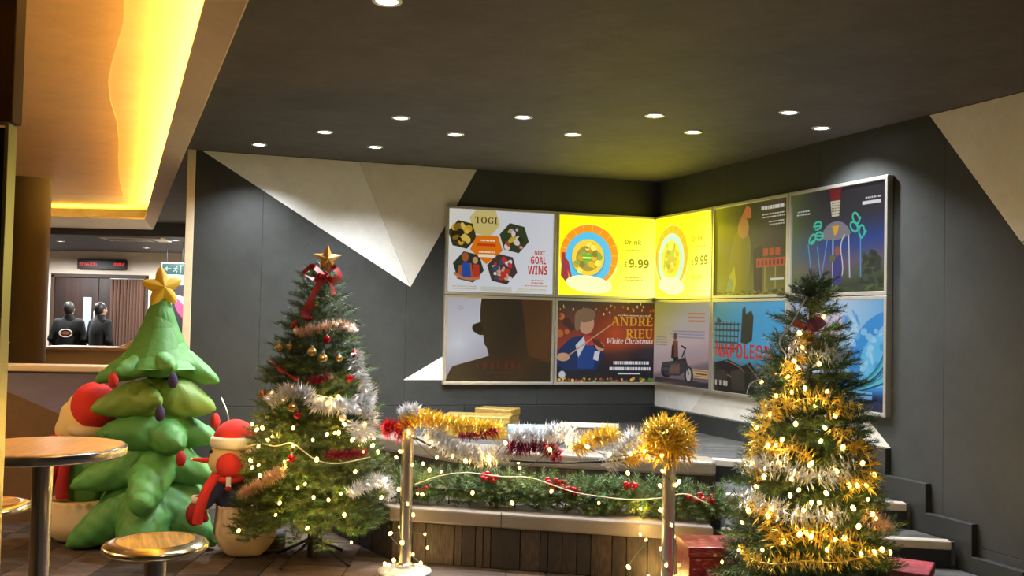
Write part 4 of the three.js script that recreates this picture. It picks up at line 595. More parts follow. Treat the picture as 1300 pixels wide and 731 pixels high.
tinsel('rose silver tinsel ring round the upper part of the starred tree', vs([[-1.344,1.465,-6.126],[-1.25,1.497,-6.121],[-1.157,1.519,-6.148],[-1.07,1.53,-6.217],[-1.009,1.51,-6.333]]), 0.04, M.tRose, 'tinsel on the starred tree');
tinsel('long silver tinsel winding round the middle of the starred tree', vs([[-0.991,1.362,-6.22],[-0.956,1.243,-6.21],[-0.923,1.145,-6.209],[-0.889,1.092,-6.254],[-0.915,1.039,-6.169],[-1.006,1.036,-6.064],[-1.115,1.029,-6.001],[-1.185,1.048,-5.986],[-1.237,1.104,-5.994],[-1.312,1.126,-6.006],[-1.412,1.088,-6.025],[-1.48,1.036,-6.053]]), 0.055, M.tSilver, 'tinsel on the starred tree');
tinsel('bunched silver tinsel on the flank of the starred tree facing the bench', vs([[-0.946,1.1,-6.14],[-0.895,0.999,-6.18],[-0.873,0.9,-6.183],[-0.931,0.851,-6.082],[-0.965,0.935,-6.069]]), 0.06, M.tSilver, 'tinsel on the starred tree');
tinsel('rose silver tinsel low on the starred tree beside the snowman', vs([[-1.646,0.45,-6.07],[-1.567,0.512,-6.001],[-1.474,0.57,-5.95],[-1.399,0.623,-5.928],[-1.34,0.654,-5.918]]), 0.045, M.tRose, 'tinsel on the starred tree');
tinsel('silver tinsel loop low on the starred tree beside the chrome post', vs([[-0.976,0.516,-5.97],[-0.913,0.532,-6.025],[-0.853,0.559,-6.104],[-0.803,0.572,-6.207],[-0.767,0.497,-6.294],[-0.75,0.436,-6.37]]), 0.05, M.tSilver, 'tinsel on the starred tree');
tinsel('wine red tinsel across the lower half of the starred tree', vs([[-1.113,0.739,-5.954],[-1.033,0.745,-5.991],[-0.948,0.743,-6.054],[-0.882,0.744,-6.134]]), 0.035, M.tWine, 'tinsel on the starred tree');
tinsel('wine red tinsel deep in the middle of the starred tree', vs([[-1.256,1.178,-6.033],[-1.177,1.198,-6.047],[-1.087,1.208,-6.084]]), 0.035, M.tWine, 'tinsel on the starred tree');
const zig = pts => { const out = [...pts].sort((a, b) => b.y - a.y); const rows = []; for (const p of out) { const r = rows[rows.length - 1]; if (r && r[0].y - p.y < 0.09) r.push(p); else rows.push([p]); } return rows.flatMap((r, i) => r.sort((a, b) => (i % 2 ? 1 : -1) * (a.x - b.x))); };
function backBulbs(c, prof, n, h0, h1) { const o = []; for (let i = 0; i < n; i++) { const h = h0 + (h1 - h0) * i / n, a = Math.PI + 0.35 + (i * 0.47) % 2.4, r = prof(h) * 0.98; o.push(V(c[0] + r * Math.cos(a), h, c[1] + r * Math.sin(a))); } return o; }
lightString('warm fairy lights strung over the starred Christmas tree', zig(vs([[-1.164,1.062,-5.997],[-1.108,1.043,-6.011],[-1.053,1.08,-6.046],[-1.141,1.067,-6.004],[-1.47,0.811,-6.001],[-1.536,0.766,-6.039],[-1.59,0.674,-6.07],[-1.613,0.886,-6.167],[-1.562,0.861,-6.089],[-1.518,0.876,-6.05],[-1.506,0.598,-5.98],[-1.439,0.837,-5.99],[-1.185,0.823,-5.948],[-1.301,0.784,-5.939],[-1.155,0.708,-5.933],[-1.071,1.028,-6.024],[-1.012,0.913,-6.036],[-0.933,0.864,-6.095],[-0.914,0.82,-6.106],[-1.062,0.863,-5.995],[-1.04,0.863,-6.007],[-1.16,0.488,-5.893],[-1.074,0.472,-5.914],[-0.936,0.626,-6.032],[-1.256,0.542,-5.894],[-1.361,0.451,-5.89],[-1.215,0.566,-5.899],[-0.901,0.738,-6.099],[-0.855,0.767,-6.183],[-0.854,0.809,-6.204],[-0.964,0.816,-6.051],[-1.006,0.504,-5.953],[-1.349,0.69,-5.93],[-1.571,0.635,-6.041],[-1.524,0.656,-6.005],[-1.106,0.855,-5.975],[-0.871,0.841,-6.18],[-0.903,0.903,-6.148],[-1.641,0.25,-6.039],[-0.939,0.209,-5.971],[-1.185,0.313,-5.856],[-0.792,0.443,-6.185],[-0.981,0.379,-5.942],[-1.381,0.382,-5.882],[-1.47,1.094,-6.066],[-1.309,0.891,-5.96]])), 3);
lightString('warm fairy lights round the rear of the starred tree', zig(backBulbs([-1.25, -6.37], prof1, 24, 0.3, 1.2)), 8);
lightString('dense warm fairy lights on the gold tinselled tree', zig(vs([[1.59,1.626,-4.988],[1.47,1.539,-4.987],[1.474,1.468,-4.957],[1.434,1.399,-4.956],[1.445,1.361,-4.935],[1.547,1.388,-4.909],[1.575,1.254,-4.868],[1.514,1.183,-4.858],[1.348,1.218,-4.968],[1.321,1.126,-4.967],[1.36,1.01,-4.886],[1.333,0.98,-4.901],[1.302,0.971,-4.932],[1.552,1.079,-4.827],[1.529,1.015,-4.813],[1.473,0.9,-4.801],[1.48,0.908,-4.8],[1.279,0.821,-4.911],[1.39,0.826,-4.819],[1.418,0.778,-4.794],[1.38,0.748,-4.806],[1.434,0.684,-4.767],[1.4,0.674,-4.779],[1.542,0.771,-4.761],[1.657,0.809,-4.776],[1.7,0.808,-4.788],[1.754,0.805,-4.811],[1.757,0.739,-4.797],[1.671,0.703,-4.756],[1.78,0.668,-4.793],[1.798,0.648,-4.8],[1.187,0.579,-4.973],[1.24,0.874,-4.995],[1.302,0.674,-4.844],[1.285,0.638,-4.851],[1.447,0.576,-4.743],[1.413,0.573,-4.754],[1.464,0.567,-4.736],[1.573,0.558,-4.72],[1.619,0.566,-4.723],[1.345,0.528,-4.78],[1.257,0.474,-4.839],[1.169,0.445,-4.956],[1.7,0.492,-4.726],[1.776,0.494,-4.757],[1.825,0.499,-4.788],[1.879,0.479,-4.826],[1.533,0.51,-4.713],[1.267,1.05,-5.027],[1.636,0.987,-4.809],[1.597,0.875,-4.782],[1.74,0.91,-4.828],[1.81,0.849,-4.858],[1.345,0.895,-4.867],[1.559,0.673,-4.74],[1.507,0.726,-4.756],[1.695,0.618,-4.748],[1.247,0.765,-4.936],[1.212,0.644,-4.948],[1.413,1.243,-4.916],[1.402,1.319,-4.95],[1.472,1.266,-4.891],[1.607,1.137,-4.842],[1.421,1.091,-4.868],[1.471,0.724,-4.763]])), 2, undefined, { k: 0.8 });
lightString('warm fairy lights round the rear of the gold tinselled tree', zig(backBulbs([1.575, -5.15], prof2, 26, 0.3, 1.5)), 8);
tag(mesh('light_cable', tube(vs([[-1.628,0.76,-6.148],[-1.515,0.792,-6.028],[-1.413,0.787,-5.968],[-1.313,0.811,-5.946],[-1.238,0.767,-5.933],[-1.174,0.722,-5.931],[-1.109,0.698,-5.943],[-1.029,0.69,-5.977],[-0.953,0.698,-6.033],[-0.863,0.708,-6.146]]), 0.004, 60, 6), M.wire), 'pale light cable looping across the lower starred tree', 'cable');
tag(mesh('light_cable', tube(vs([[-1.266,1.15,-6.011],[-1.19,1.105,-6.002],[-1.097,1.081,-6.023],[-1.008,1.069,-6.075]]), 0.003, 40, 6), M.wire), 'short pale cable across the middle of the starred tree', 'cable');
tag(mesh('light_cable', tube([V(1.53, 1.735, -5.06), V(1.5, 1.71, -5.02), V(1.44, 1.61, -4.99), V(1.372, 1.495, -5.0), V(1.42, 1.42, -5.0)], 0.004, 40, 6), std(lin(0.3, 0.28, 0.25), 0.5)), 'grey cable hanging out near the tip of the gold tinselled tree', 'cable');
for (const [k, r, m, lab] of [['A', 0.04, 'tGold', 'gold tinsel high on the tree without a topper'], ['B', 0.046, 'tGold', 'gold tinsel sweeping round the tree at poster edge height'], ['C', 0.042, 'tGold', 'gold tinsel on the bench side of the topless tree'], ['D', 0.046, 'tGold', 'gold tinsel bunched on the stair side of the topless tree'], ['E', 0.046, 'tGold', 'gold tinsel low on the tree without a topper'], ['F', 0.036, 'tGold', 'gold tinsel hugging the flank of the topless tree above the gift box'], ['G', 0.036, 'tGold', 'gold tinsel on the lowest visible boughs of the topless tree'], ['sA', 0.04, 'tSilver', 'silver tinsel high on the topless tree'], ['sB', 0.045, 'tSilver', 'silver tinsel across the middle of the topless tree'], ['sC', 0.042, 'tSilver', 'silver tinsel across the lower half of the topless tree'], ['sD', 0.04, 'tRose', 'rose silver tinsel end beside the steps']])
  tinsel(lab, vs({ A: [[1.454,1.538,-5.001],[1.489,1.48,-4.956],[1.45,1.42,-4.956],[1.408,1.378,-4.973],[1.452,1.322,-4.92],[1.4,1.28,-4.941]], B: [[1.285,1.111,-5.025],[1.344,1.16,-4.951],[1.41,1.197,-4.905],[1.498,1.229,-4.873],[1.612,1.205,-4.859],[1.719,1.174,-4.886]], C: [[1.261,0.993,-5.007],[1.317,0.959,-4.911],[1.397,0.976,-4.851],[1.482,0.938,-4.806]], D: [[1.603,1.08,-4.827],[1.681,1.024,-4.83],[1.77,0.964,-4.858],[1.785,0.869,-4.845],[1.71,0.83,-4.796],[1.625,0.809,-4.77]], E: [[1.228,0.686,-4.936],[1.285,0.627,-4.849],[1.312,0.522,-4.802],[1.363,0.567,-4.778],[1.414,0.602,-4.759],[1.501,0.595,-4.733],[1.592,0.565,-4.721],[1.691,0.546,-4.734]], F: [[1.349,1.237,-4.971],[1.308,1.079,-4.96],[1.257,1.011,-5.02],[1.241,0.913,-5.002],[1.253,0.805,-4.934]], G: [[1.173,0.449,-4.94],[1.23,0.425,-4.85],[1.308,0.429,-4.779],[1.424,0.46,-4.724],[1.567,0.462,-4.699],[1.706,0.482,-4.722],[1.823,0.5,-4.781]], sA: [[1.414,1.457,-5.001],[1.479,1.44,-4.947],[1.593,1.451,-4.93],[1.669,1.437,-4.945]], sB: [[1.218,0.85,-5.014],[1.265,0.875,-4.937],[1.327,0.894,-4.873],[1.407,0.874,-4.813],[1.475,0.853,-4.782],[1.568,0.876,-4.774],[1.67,0.906,-4.793]], sC: [[1.197,0.679,-4.973],[1.242,0.722,-4.913],[1.316,0.69,-4.825],[1.397,0.664,-4.77],[1.502,0.672,-4.738],[1.615,0.694,-4.737]], sD: [[1.742,0.69,-4.774],[1.837,0.637,-4.821],[1.906,0.595,-4.879]] }[k]), r, M[m], 'tinsel on the gold tinselled tree', m == 'tGold' ? 240 : 320, { loose: 0.9 });
// ---------------------------------------------------------------- stanchions with tinsel
function stanchion(at, label) {
  const g = thing('stanchion', label, 'barrier post', at);
  mesh('base', lathe([[0, 0.03], [0.06, 0.03], [0.14, 0.022], [0.165, 0.012], [0.17, 0.004], [0.17, 0], [0, 0]], 48), std(lin(0.75, 0.72, 0.66), 0.35, 0.7), g);
  mesh('post', cyl(0.038, 0.038, 0.84, 32), M.steel, g, [0, 0.45, 0]);
  mesh('cap', lathe([[0, 0.905], [0.03, 0.9], [0.043, 0.885], [0.043, 0.862], [0.038, 0.858]], 28), M.steel, g); mesh('collar', lathe([[0.038, 0.06], [0.052, 0.05], [0.06, 0.03], [0.038, 0.03]], 28), M.steel, g);
}
stanchion([-0.632, 0, -6.16], 'chrome barrier post beside the starred tree, wrapped in fairy lights'); stanchion([0.955, 0, -5.83], 'chrome barrier post beside the red gift box, gold tinsel on top');
{ const p = [V(-0.63, 0.83, -6.12), V(-0.45, 0.7, -6.1), V(0.16, 0.62, -6.02), V(0.75, 0.69, -5.88), V(0.955, 0.83, -5.79)]; const g = thing('barrier_rope', 'thin dark barrier cord sagging between the chrome posts under the tinsel', 'rope'); mesh('rope', tube([V(-0.6, 0.84, -6.15), V(-0.4, 0.76, -6.12), V(0.16, 0.72, -6.0), V(0.72, 0.77, -5.88), V(0.92, 0.84, -5.835)], 0.007, 60, 8), M.black, g); for (const [x, y, z] of [[-0.594, 0.84, -6.15], [0.917, 0.84, -5.837]]) mesh('hook', sph(0.022, 14, 10), M.chrome, g, [x, y, z]); }
const G1 = 'tinsel on the barrier rope';
tinsel('red tinsel tuft at the barrier post next to the starred tree', vs([[-0.806,0.895,-6.202],[-0.745,0.878,-6.189],[-0.673,0.866,-6.175],[-0.624,0.908,-6.165]]), 0.066, M.tRed, G1); tinsel('silver tinsel tuft crowning the barrier post by the starred tree', vs([[-0.686,0.969,-6.177],[-0.626,1.001,-6.165],[-0.555,0.994,-6.151]]), 0.05, M.tSilver, G1, 700);
tinsel('gold tinsel running along the barrier rope from the starred tree', vs([[-0.663,0.876,-6.173],[-0.624,0.942,-6.165],[-0.549,0.96,-6.15],[-0.464,0.949,-6.132],[-0.393,0.927,-6.118],[-0.324,0.921,-6.104],[-0.225,0.92,-6.083],[-0.136,0.905,-6.065],[-0.029,0.895,-6.042]]), 0.062, M.tGold, G1); tinsel('silver tinsel hanging in a deep swag below the gold strand', vs([[-0.51,0.891,-6.112],[-0.444,0.841,-6.099],[-0.368,0.786,-6.084],[-0.269,0.752,-6.063],[-0.161,0.738,-6.041],[-0.064,0.753,-6.021],[0.003,0.79,-6.006]]), 0.066, M.tSilver, G1); tinsel('wine red tinsel lying on the silver swag', vs([[-0.31,0.864,-6.052],[-0.222,0.868,-6.033],[-0.135,0.881,-6.015],[-0.067,0.899,-6.001]]), 0.035, M.tWine, G1);
tinsel('silver tinsel arch at the middle of the barrier rope', vs([[0.02,0.859,-6.032],[0.078,0.89,-6.02],[0.145,0.884,-6.006],[0.213,0.849,-5.991],[0.262,0.78,-5.981]]), 0.064, M.tSilver, G1); tinsel('wine red tinsel drooping at the middle of the barrier rope', vs([[-0.003,0.832,-6.007],[0.07,0.798,-5.992],[0.165,0.812,-5.972],[0.26,0.793,-5.951],[0.317,0.763,-5.939]]), 0.055, M.tWine, G1); tinsel('silver tinsel arch in front of the striped box', vs([[0.212,0.887,-5.991],[0.283,0.909,-5.976],[0.364,0.894,-5.959],[0.426,0.85,-5.945]]), 0.062, M.tSilver, G1);
tinsel('gold tinsel drape in front of the striped box', vs([[0.392,0.803,-5.933],[0.457,0.839,-5.918],[0.517,0.885,-5.905],[0.586,0.907,-5.89],[0.655,0.92,-5.874]]), 0.065, M.tGold, G1); tinsel('silver tinsel drape rising to the post by the gift box', vs([[0.582,0.716,-5.912],[0.637,0.775,-5.899],[0.691,0.844,-5.887],[0.745,0.903,-5.875],[0.795,0.887,-5.864]]), 0.064, M.tSilver, G1); tinsel('gold tinsel strand climbing to the gold pompom', vs([[0.703,0.746,-5.854],[0.793,0.797,-5.834],[0.86,0.847,-5.818],[0.927,0.888,-5.803]]), 0.05, M.tGold, G1); tinsel('dense gold tinsel pompom on the barrier post by the gift box', vs([[0.834,0.872,-5.835],[0.869,0.939,-5.826],[0.932,0.975,-5.812],[0.995,0.964,-5.798],[1.031,0.91,-5.79],[1.014,0.844,-5.794],[0.952,0.813,-5.808],[0.889,0.829,-5.822],[0.87,0.883,-5.826],[0.914,0.932,-5.816],[0.978,0.907,-5.802],[0.96,0.86,-5.806],[0.924,0.886,-5.814]]), 0.068, M.tGold, G1, 800, { loose: 0.7 });
lightString('warm fairy lights hung along the barrier rope', vs([[-0.62, 0.86, -6.1], [-0.44, 0.72, -6.06], [-0.34, 0.735, -6.02], [-0.26, 0.71, -6.0], [-0.12, 0.72, -5.98], [-0.02, 0.83, -5.96], [0.07, 0.68, -5.97], [0.25, 0.8, -5.92], [0.35, 0.86, -5.9], [0.47, 0.83, -5.86], [0.6, 0.79, -5.84], [0.72, 0.8, -5.81], [0.8, 0.82, -5.78], [0.9, 0.8, -5.76]]), 4);
lightString('warm fairy lights coiled round the barrier post by the starred tree', [...Array(9)].map((_, i) => V(-0.632 + 0.05 * Math.cos(i * 1.9), 0.1 + i * 0.08, -6.16 + 0.05 * Math.sin(i * 1.9))), 5, undefined, { k: 0.3 });
lightString('warm fairy lights coiled round the barrier post by the gift box', [...Array(10)].map((_, i) => V(0.955 + 0.05 * Math.cos(i * 1.9), 0.08 + i * 0.078, -5.83 + 0.05 * Math.sin(i * 1.9))), 5, undefined, { k: 0.4 });
lightString('warm fairy lights heaped on the foot of the barrier post by the starred tree', vs([[-0.75, 0.045, -6.12], [-0.72, 0.05, -6.08], [-0.7, 0.06, -6.16], [-0.55, 0.05, -6.1], [-0.53, 0.05, -6.14], [-0.74, 0.2, -6.28], [-0.52, 0.2, -6.28], [-0.5, 0.12, -6.26]]), 4, undefined, { k: 0.35 });
// ---------------------------------------------------------------- pine garland on the lower bench
{
  const g = thing('pine_garland', 'green pine garland with red berries lying along the lower bench', 'garland'), c = new THREE.CatmullRomCurve3(vs([[-0.764,0.435,-6.61],[-0.441,0.412,-6.543],[-0.125,0.421,-6.476],[0.286,0.415,-6.39],[0.686,0.419,-6.306],[1.028,0.415,-6.234],[1.362,0.401,-6.164]]).map(p => p.setY(0.45))), n = 1250, mats = [], cols = [], L = c.getLength();
  for (let i = 0; i < n; i++) { const t = R(), p = c.getPointAt(t), T = c.getTangentAt(t), a = rr(-1.1, 4.2), d = V(0, 1, 0).multiplyScalar(Math.sin(a)).add(V(-T.z, 0, T.x).multiplyScalar(Math.cos(a))).addScaledVector(T, rr(-0.9, 0.9)), q = p.clone().addScaledVector(d, 0.02 + 0.05 * R()); if (q.y < 0.385) q.y = 0.385 + 0.03 * R(); if (d.y < 0) d.y *= 0.2; mats.push(place(q, d, rr(0.09, 0.125), R() * 6)); cols.push(needleColour(1.15)); }
  mesh('stem', new THREE.TubeGeometry(c, 60, 0.012, 6), M.twig, g); inst('foliage', sprigGeo, M.needles, mats, cols, g);
  for (let k = 0; k < 14; k++) { const p = c.getPointAt((k + 0.5) / 14); mesh('foot_twig', tube([p, V(p.x + rr(-0.03, 0.03), 0.361, p.z + 0.03)], 0.006, 4, 5), M.twig, g); }
}
const berryMat = std(lin(0.3, 0.006, 0.01), 0.22), berryGeo = sph(0.017, 14, 10);
for (const [x, y, z] of [[-0.106,0.565,-6.382],[0.309,0.553,-6.295],[0.34,0.529,-6.289],[0.415,0.514,-6.273],[0.771,0.554,-6.198],[1.173,0.514,-6.114],[-0.54,0.453,-6.474],[1.225,0.502,-6.103]]) { const g = thing('berry_cluster', 'cluster of glossy red berries on the pine garland', 'berries', [x, y - 0.01, z], 0, 'berry clusters on the pine garland'); for (let k = 0; k < 9; k++) mesh('berry', berryGeo, berryMat, g, [rr(-0.055, 0.055), rr(-0.02, 0.028), rr(-0.02, 0.03)]); mesh('stem', tube([V(-0.05, 0, 0), V(0, -0.03, -0.02), V(0.04, -0.06, -0.05)], 0.003, 8, 5), M.twig, g); }
tag(mesh('light_cable', tube([V(-0.6, 0.5, -6.42), V(-0.45, 0.56, -6.39), ...vs([[-0.279,0.592,-6.349],[-0.024,0.58,-6.295],[0.137,0.584,-6.261],[0.277,0.547,-6.232],[0.425,0.507,-6.201],[0.572,0.491,-6.17],[0.764,0.483,-6.129],[0.954,0.504,-6.09],[1.095,0.536,-6.06],[1.235,0.482,-6.031]])], 0.0035, 80, 6), M.wire), 'pale cable draped along the front of the pine garland', 'cable');
lightString('warm fairy lights scattered through the pine garland', vs([[-0.735,0.658,-6.454],[-0.555,0.626,-6.417],[-0.512,0.588,-6.408],[0.065,0.669,-6.286],[-0.434,0.582,-6.391],[-0.587,0.43,-6.423],[-0.555,0.427,-6.417],[0.749,0.636,-6.143],[0.945,0.569,-6.102],[1.058,0.6,-6.078],[0.829,0.421,-6.126],[-0.225,0.457,-6.347],[0.278,0.496,-6.242],[0.957,0.415,-6.099],[0.574,0.44,-6.18],[0.03,0.407,-6.294]]).sort((a, b) => a.x - b.x), 4, undefined, { r: 0.0015 });
lightString('warm fairy lights lying on the floor behind the red gift box', vs([[0.86, 0.05, -5.95], [0.78, 0.03, -5.93], [0.74, 0.1, -5.96], [0.84, 0.27, -5.94], [0.8, 0.31, -5.9]]), 4);
// ---------------------------------------------------------------- gifts and boxes
const wrapTex = (base, fig, seed) => canvas((g, w, h) => { const q = mulberry(seed); g.fillStyle = base; g.fillRect(0, 0, w, h); for (let i = 0; i < 260; i++) { g.globalAlpha = 0.25 + 0.5 * q(); g.fillStyle = fig[i % fig.length]; const x = q() * w, y = q() * h, s = 4 + q() * 12; if (i % 3) g.fillRect(x, y, s * 1.6, s * 0.7); else { g.beginPath(); g.moveTo(x, y); g.lineTo(x + s, y + s * 1.4); g.lineTo(x - s, y + s * 1.4); g.fill(); } } g.globalAlpha = 1; }, 256, 256);
const giftRed = new THREE.MeshPhysicalMaterial({ map: wrapTex('#741a1e', ['#b04046', '#3e0c10', '#c08a88', '#8a2a2e'], 5), roughness: 0.35, clearcoat: 0.4 });
const giftRed2 = new THREE.MeshPhysicalMaterial({ map: wrapTex('#8a2430', ['#a84450', '#6a1822', '#b05a68'], 8), roughness: 0.6 });
function gift(at, w, h, d, m, lid, label, turn, lh = 0.06) { const g = thing('gift_box', label, 'gift box', at, turn); mesh('box', rbox(w, h - 0.01, d, 0.008), m, g, [0, (h - 0.01) / 2, 0]); mesh('lid', rbox(w + 0.012, lh, d + 0.012, 0.008), lid, g, [0, h - lh / 2, 0]); return g; }
gift([1.17, 0, -5.53], 0.36, 0.37, 0.3, giftRed, giftRed, 'dark red patterned gift box beside the barrier post', 0.05);
gift([2.1, 0, -5.25], 0.3, 0.33, 0.3, giftRed2, giftRed2, 'dusky red gift box half hidden by the tree at the steps', -0.5);
const gy = new THREE.MeshPhysicalMaterial({ map: wrapTex('#8f7434', ['#c9b06a', '#6c4e18', '#d8c890', '#a8883c'], 12), roughness: 0.4, clearcoat: 0.3 }), gb = new THREE.MeshPhysicalMaterial({ map: wrapTex('#7fa0a8', ['#b4cccc', '#5a8490', '#98b4ba'], 13), roughness: 0.5 });
const gs = std(0xffffff, 0.6, 0, { map: canvas((g, w, h) => { g.fillStyle = '#9a9288'; g.fillRect(0, 0, w, h); g.fillStyle = '#4c453f'; for (let i = 0; i < 26; i++) { g.save(); g.translate(i * 10 + 3, 0); g.transform(1, 0, 0.08, 1, 0, 0); g.fillRect(0, 20, 4, 216); g.restore(); } }, 256, 256) });
gift([-0.25, 0.63, -8.0], 0.53, 0.18, 0.3, gy, gy, 'flat gold patterned gift box on the platform', -0.1); gift([-0.1, 0.63, -8.42], 0.32, 0.2, 0.22, gy, gy, 'smaller gold gift box behind the flat gold box', -0.35);
gift([0.17, 0.63, -7.62], 0.34, 0.135, 0.24, gb, gb, 'pale blue gift box on the platform', 0.05); gift([0.63, 0.63, -7.75], 0.46, 0.145, 0.26, gs, std(0xffffff, 0.6, 0, { map: paintTex([150, 142, 132], 0.08) }), 'white box with dark stripes on the platform', -0.12, 0.02);
{ const g = thing('pump_unit', 'low grey blower box on the floor under the starred tree', 'blower', [-1.62, 0, -6.68], 0.2); mesh('body', rbox(0.24, 0.11, 0.2, 0.015, 3), std(lin(0.12, 0.12, 0.13), 0.5), g, [0, 0.056, 0]); for (let k = 0; k < 5; k++) mesh('vent_slat', box(0.16, 0.006, 0.006), M.black, g, [0, 0.03 + k * 0.016, 0.101]); }
// ---------------------------------------------------------------- foyer beyond
{
  const g = thing('counter', 'long cream service counter across the foyer', 'counter', [-5.0, 0, -13.2]);
  mesh('body', box(1.9, 1.06, 0.55), M.cream, g, [-0.18, 0.53, 0]); mesh('top', rbox(2.0, 0.045, 0.68, 0.01), std(0xffffff, 0.4, 0, { map: paintTex([220, 190, 160], 0.05) }), g, [-0.17, 1.083, 0]); mesh('end_panel', rbox(0.06, 1.06, 0.6, 0.006), std(0xffffff, 0.6, 0, { map: paintTex([180, 172, 166], 0.05) }), g, [-1.15, 0.53, 0]);
}
{ // double doors and curtain
  const d = structure(new THREE.Group(), 'dark wooden double doors with narrow glass slots', 'door'); d.name = 'door_1'; d.position.set(-8.0, 0, -18.995); scene.add(d);
  const fr = (w, h, x, y) => mesh('door_frame', rbox(w, h, 0.12, 0.008), M.darkBrown, d, [x, y, 0]); fr(0.07, 2.28, -0.9, 1.14); fr(0.07, 2.28, 0.93, 1.14); fr(1.9, 0.07, 0.015, 2.265);
  for (const [x, w] of [[-0.44, 0.84], [0.44, 0.9]]) { const lf = mesh('leaf', rbox(w, 2.22, 0.05, 0.006), M.doorWood, d, [x, 1.115, 0]); }
  for (const [x, w] of [[-0.22, 0.16], [0.28, 0.07]]) mesh('vision_panel', rbox(w, 1.1, 0.02, 0.004), new THREE.MeshPhysicalMaterial({ color: lin(0.32, 0.38, 0.46), roughness: 0.12, clearcoat: 1 }), d, [x, 1.3, 0.028]);
  for (const x of [-0.06, 0.06]) mesh('handle', tube([V(x, 1.0, 0.03), V(x, 1.02, 0.08), V(x, 1.58, 0.08), V(x, 1.6, 0.03)], 0.014, 20, 8), M.steel, d);
  const n = 160, pos = [], idx = []; for (let i = 0; i <= n; i++) for (const [y] of [[2.2], [0.02]]) { const t = i / n; pos.push(-0.31 + 0.62 * t, y, 0.035 * Math.sin(t * 62) + 0.012 * Math.sin(t * 23)); if (i < n && y < 1) { const a = 2 * i; idx.push(a, a + 1, a + 2, a + 1, a + 3, a + 2); } }
  const cg = new THREE.BufferGeometry(); cg.setAttribute('position', new THREE.Float32BufferAttribute(pos, 3)); cg.setIndex(idx); cg.computeVertexNormals();
  const c = thing('curtain', 'brown pleated curtain drawn to one side of the foyer doors', 'curtain', [-7.42, 0, -18.86]); mesh('cloth', cg, fabric(lin(0.11, 0.055, 0.035), 0.85, { side: THREE.DoubleSide }), c); mesh('rail', tube([V(-0.33, 2.215, 0), V(0.33, 2.215, 0)], 0.014, 4, 8), M.steel, c);
}
{ // ticker and exit sign
  const g = thing('ticker_sign', 'black LED ticker sign with red dotted text above the doors', 'led sign', [-7.95, 2.49, -18.95]); mesh('housing', rbox(0.95, 0.19, 0.08, 0.01), M.black, g);
  const t = canvas((c, w, h) => { c.fillStyle = '#000'; c.fillRect(0, 0, w, h); c.fillStyle = '#ff2a14'; const q = mulberry(2); for (const [a, b] of [[10, 200], [390, 500]]) for (let x = a; x < b; x += 6) { if ((x - a) % 30 > 22) continue; for (let y = 30; y < 72; y += 6) if (q() < 0.62) c.fillRect(x, y, 5, 5); } }, 512, 102);
  mesh('screen', new THREE.PlaneGeometry(0.9, 0.15), std(0x000000, 0.4, 0, { emissive: 0xffffff, emissiveMap: t, emissiveIntensity: 1.6 }), g, [0, 0, 0.0415]);
  const l = new THREE.RectAreaLight(0xff2a14, 0.25, 0.9, 0.15); l.name = 'ticker_light'; l.position.z = 0.06; l.rotation.y = Math.PI; g.add(l);
}
{
  const g = thing('exit_sign', 'green emergency exit sign with white running figure', 'exit sign', [-5.53, 2.3, -16.0], 0.2); mesh('housing', rbox(0.4, 0.2, 0.04, 0.006), std(lin(0.6, 0.6, 0.58), 0.5), g);
  const t = canvas((c, w, h) => { c.fillStyle = '#128a7c'; c.fillRect(0, 0, w, h); c.fillStyle = c.strokeStyle = '#e8fff6'; c.lineWidth = 10; c.lineCap = 'round'; c.fillRect(190, 18, 44, 92); c.fillStyle = '#128a7c'; c.fillRect(200, 28, 26, 82); c.fillStyle = '#e8fff6'; ell(c, '#e8fff6', 152, 34, 10); c.beginPath(); c.moveTo(150, 48); c.lineTo(138, 76); c.lineTo(156, 88); c.lineTo(150, 110); c.moveTo(138, 76); c.lineTo(118, 92); c.moveTo(148, 54); c.lineTo(170, 66); c.moveTo(146, 52); c.lineTo(124, 58); c.stroke(); c.fillRect(50, 56, 44, 14); poly(c, '#e8fff6', [[20, 63], [56, 34], [56, 92]]); }, 256, 128);
  mesh('screen', new THREE.PlaneGeometry(0.385, 0.185), std(0x000000, 0.4, 0, { emissive: 0xffffff, emissiveMap: t, emissiveIntensity: 0.75 }), g, [0, 0, 0.021]); for (const x of [-0.12, 0.12]) mesh('rod', cyl(0.004, 0.004, 0.345, 8), M.black, g, [x, 0.2725, 0]);
  const l = new THREE.RectAreaLight(0x30c8a8, 0.3, 0.38, 0.18); l.name = 'exit_sign_light'; l.position.z = 0.05; l.rotation.y = Math.PI; g.add(l);
}
{ const g = thing('ceiling_cassette', 'long white air conditioning grille in the foyer ceiling', 'air conditioner', [-5.95, 2.745, -15.4], 0.06); mesh('panel', rbox(0.95, 0.03, 0.62, 0.008), std(lin(0.6, 0.56, 0.5), 0.5), g, [0, -0.015, 0]); for (let k = 0; k < 5; k++) mesh('louvre', rbox(0.6, 0.008, 0.03, 0.002), M.steel, g, [-0.05, -0.033, -0.12 + k * 0.06]); mesh('intake', rbox(0.7, 0.006, 0.42, 0.002), M.black, g, [-0.05, -0.031, 0]); }
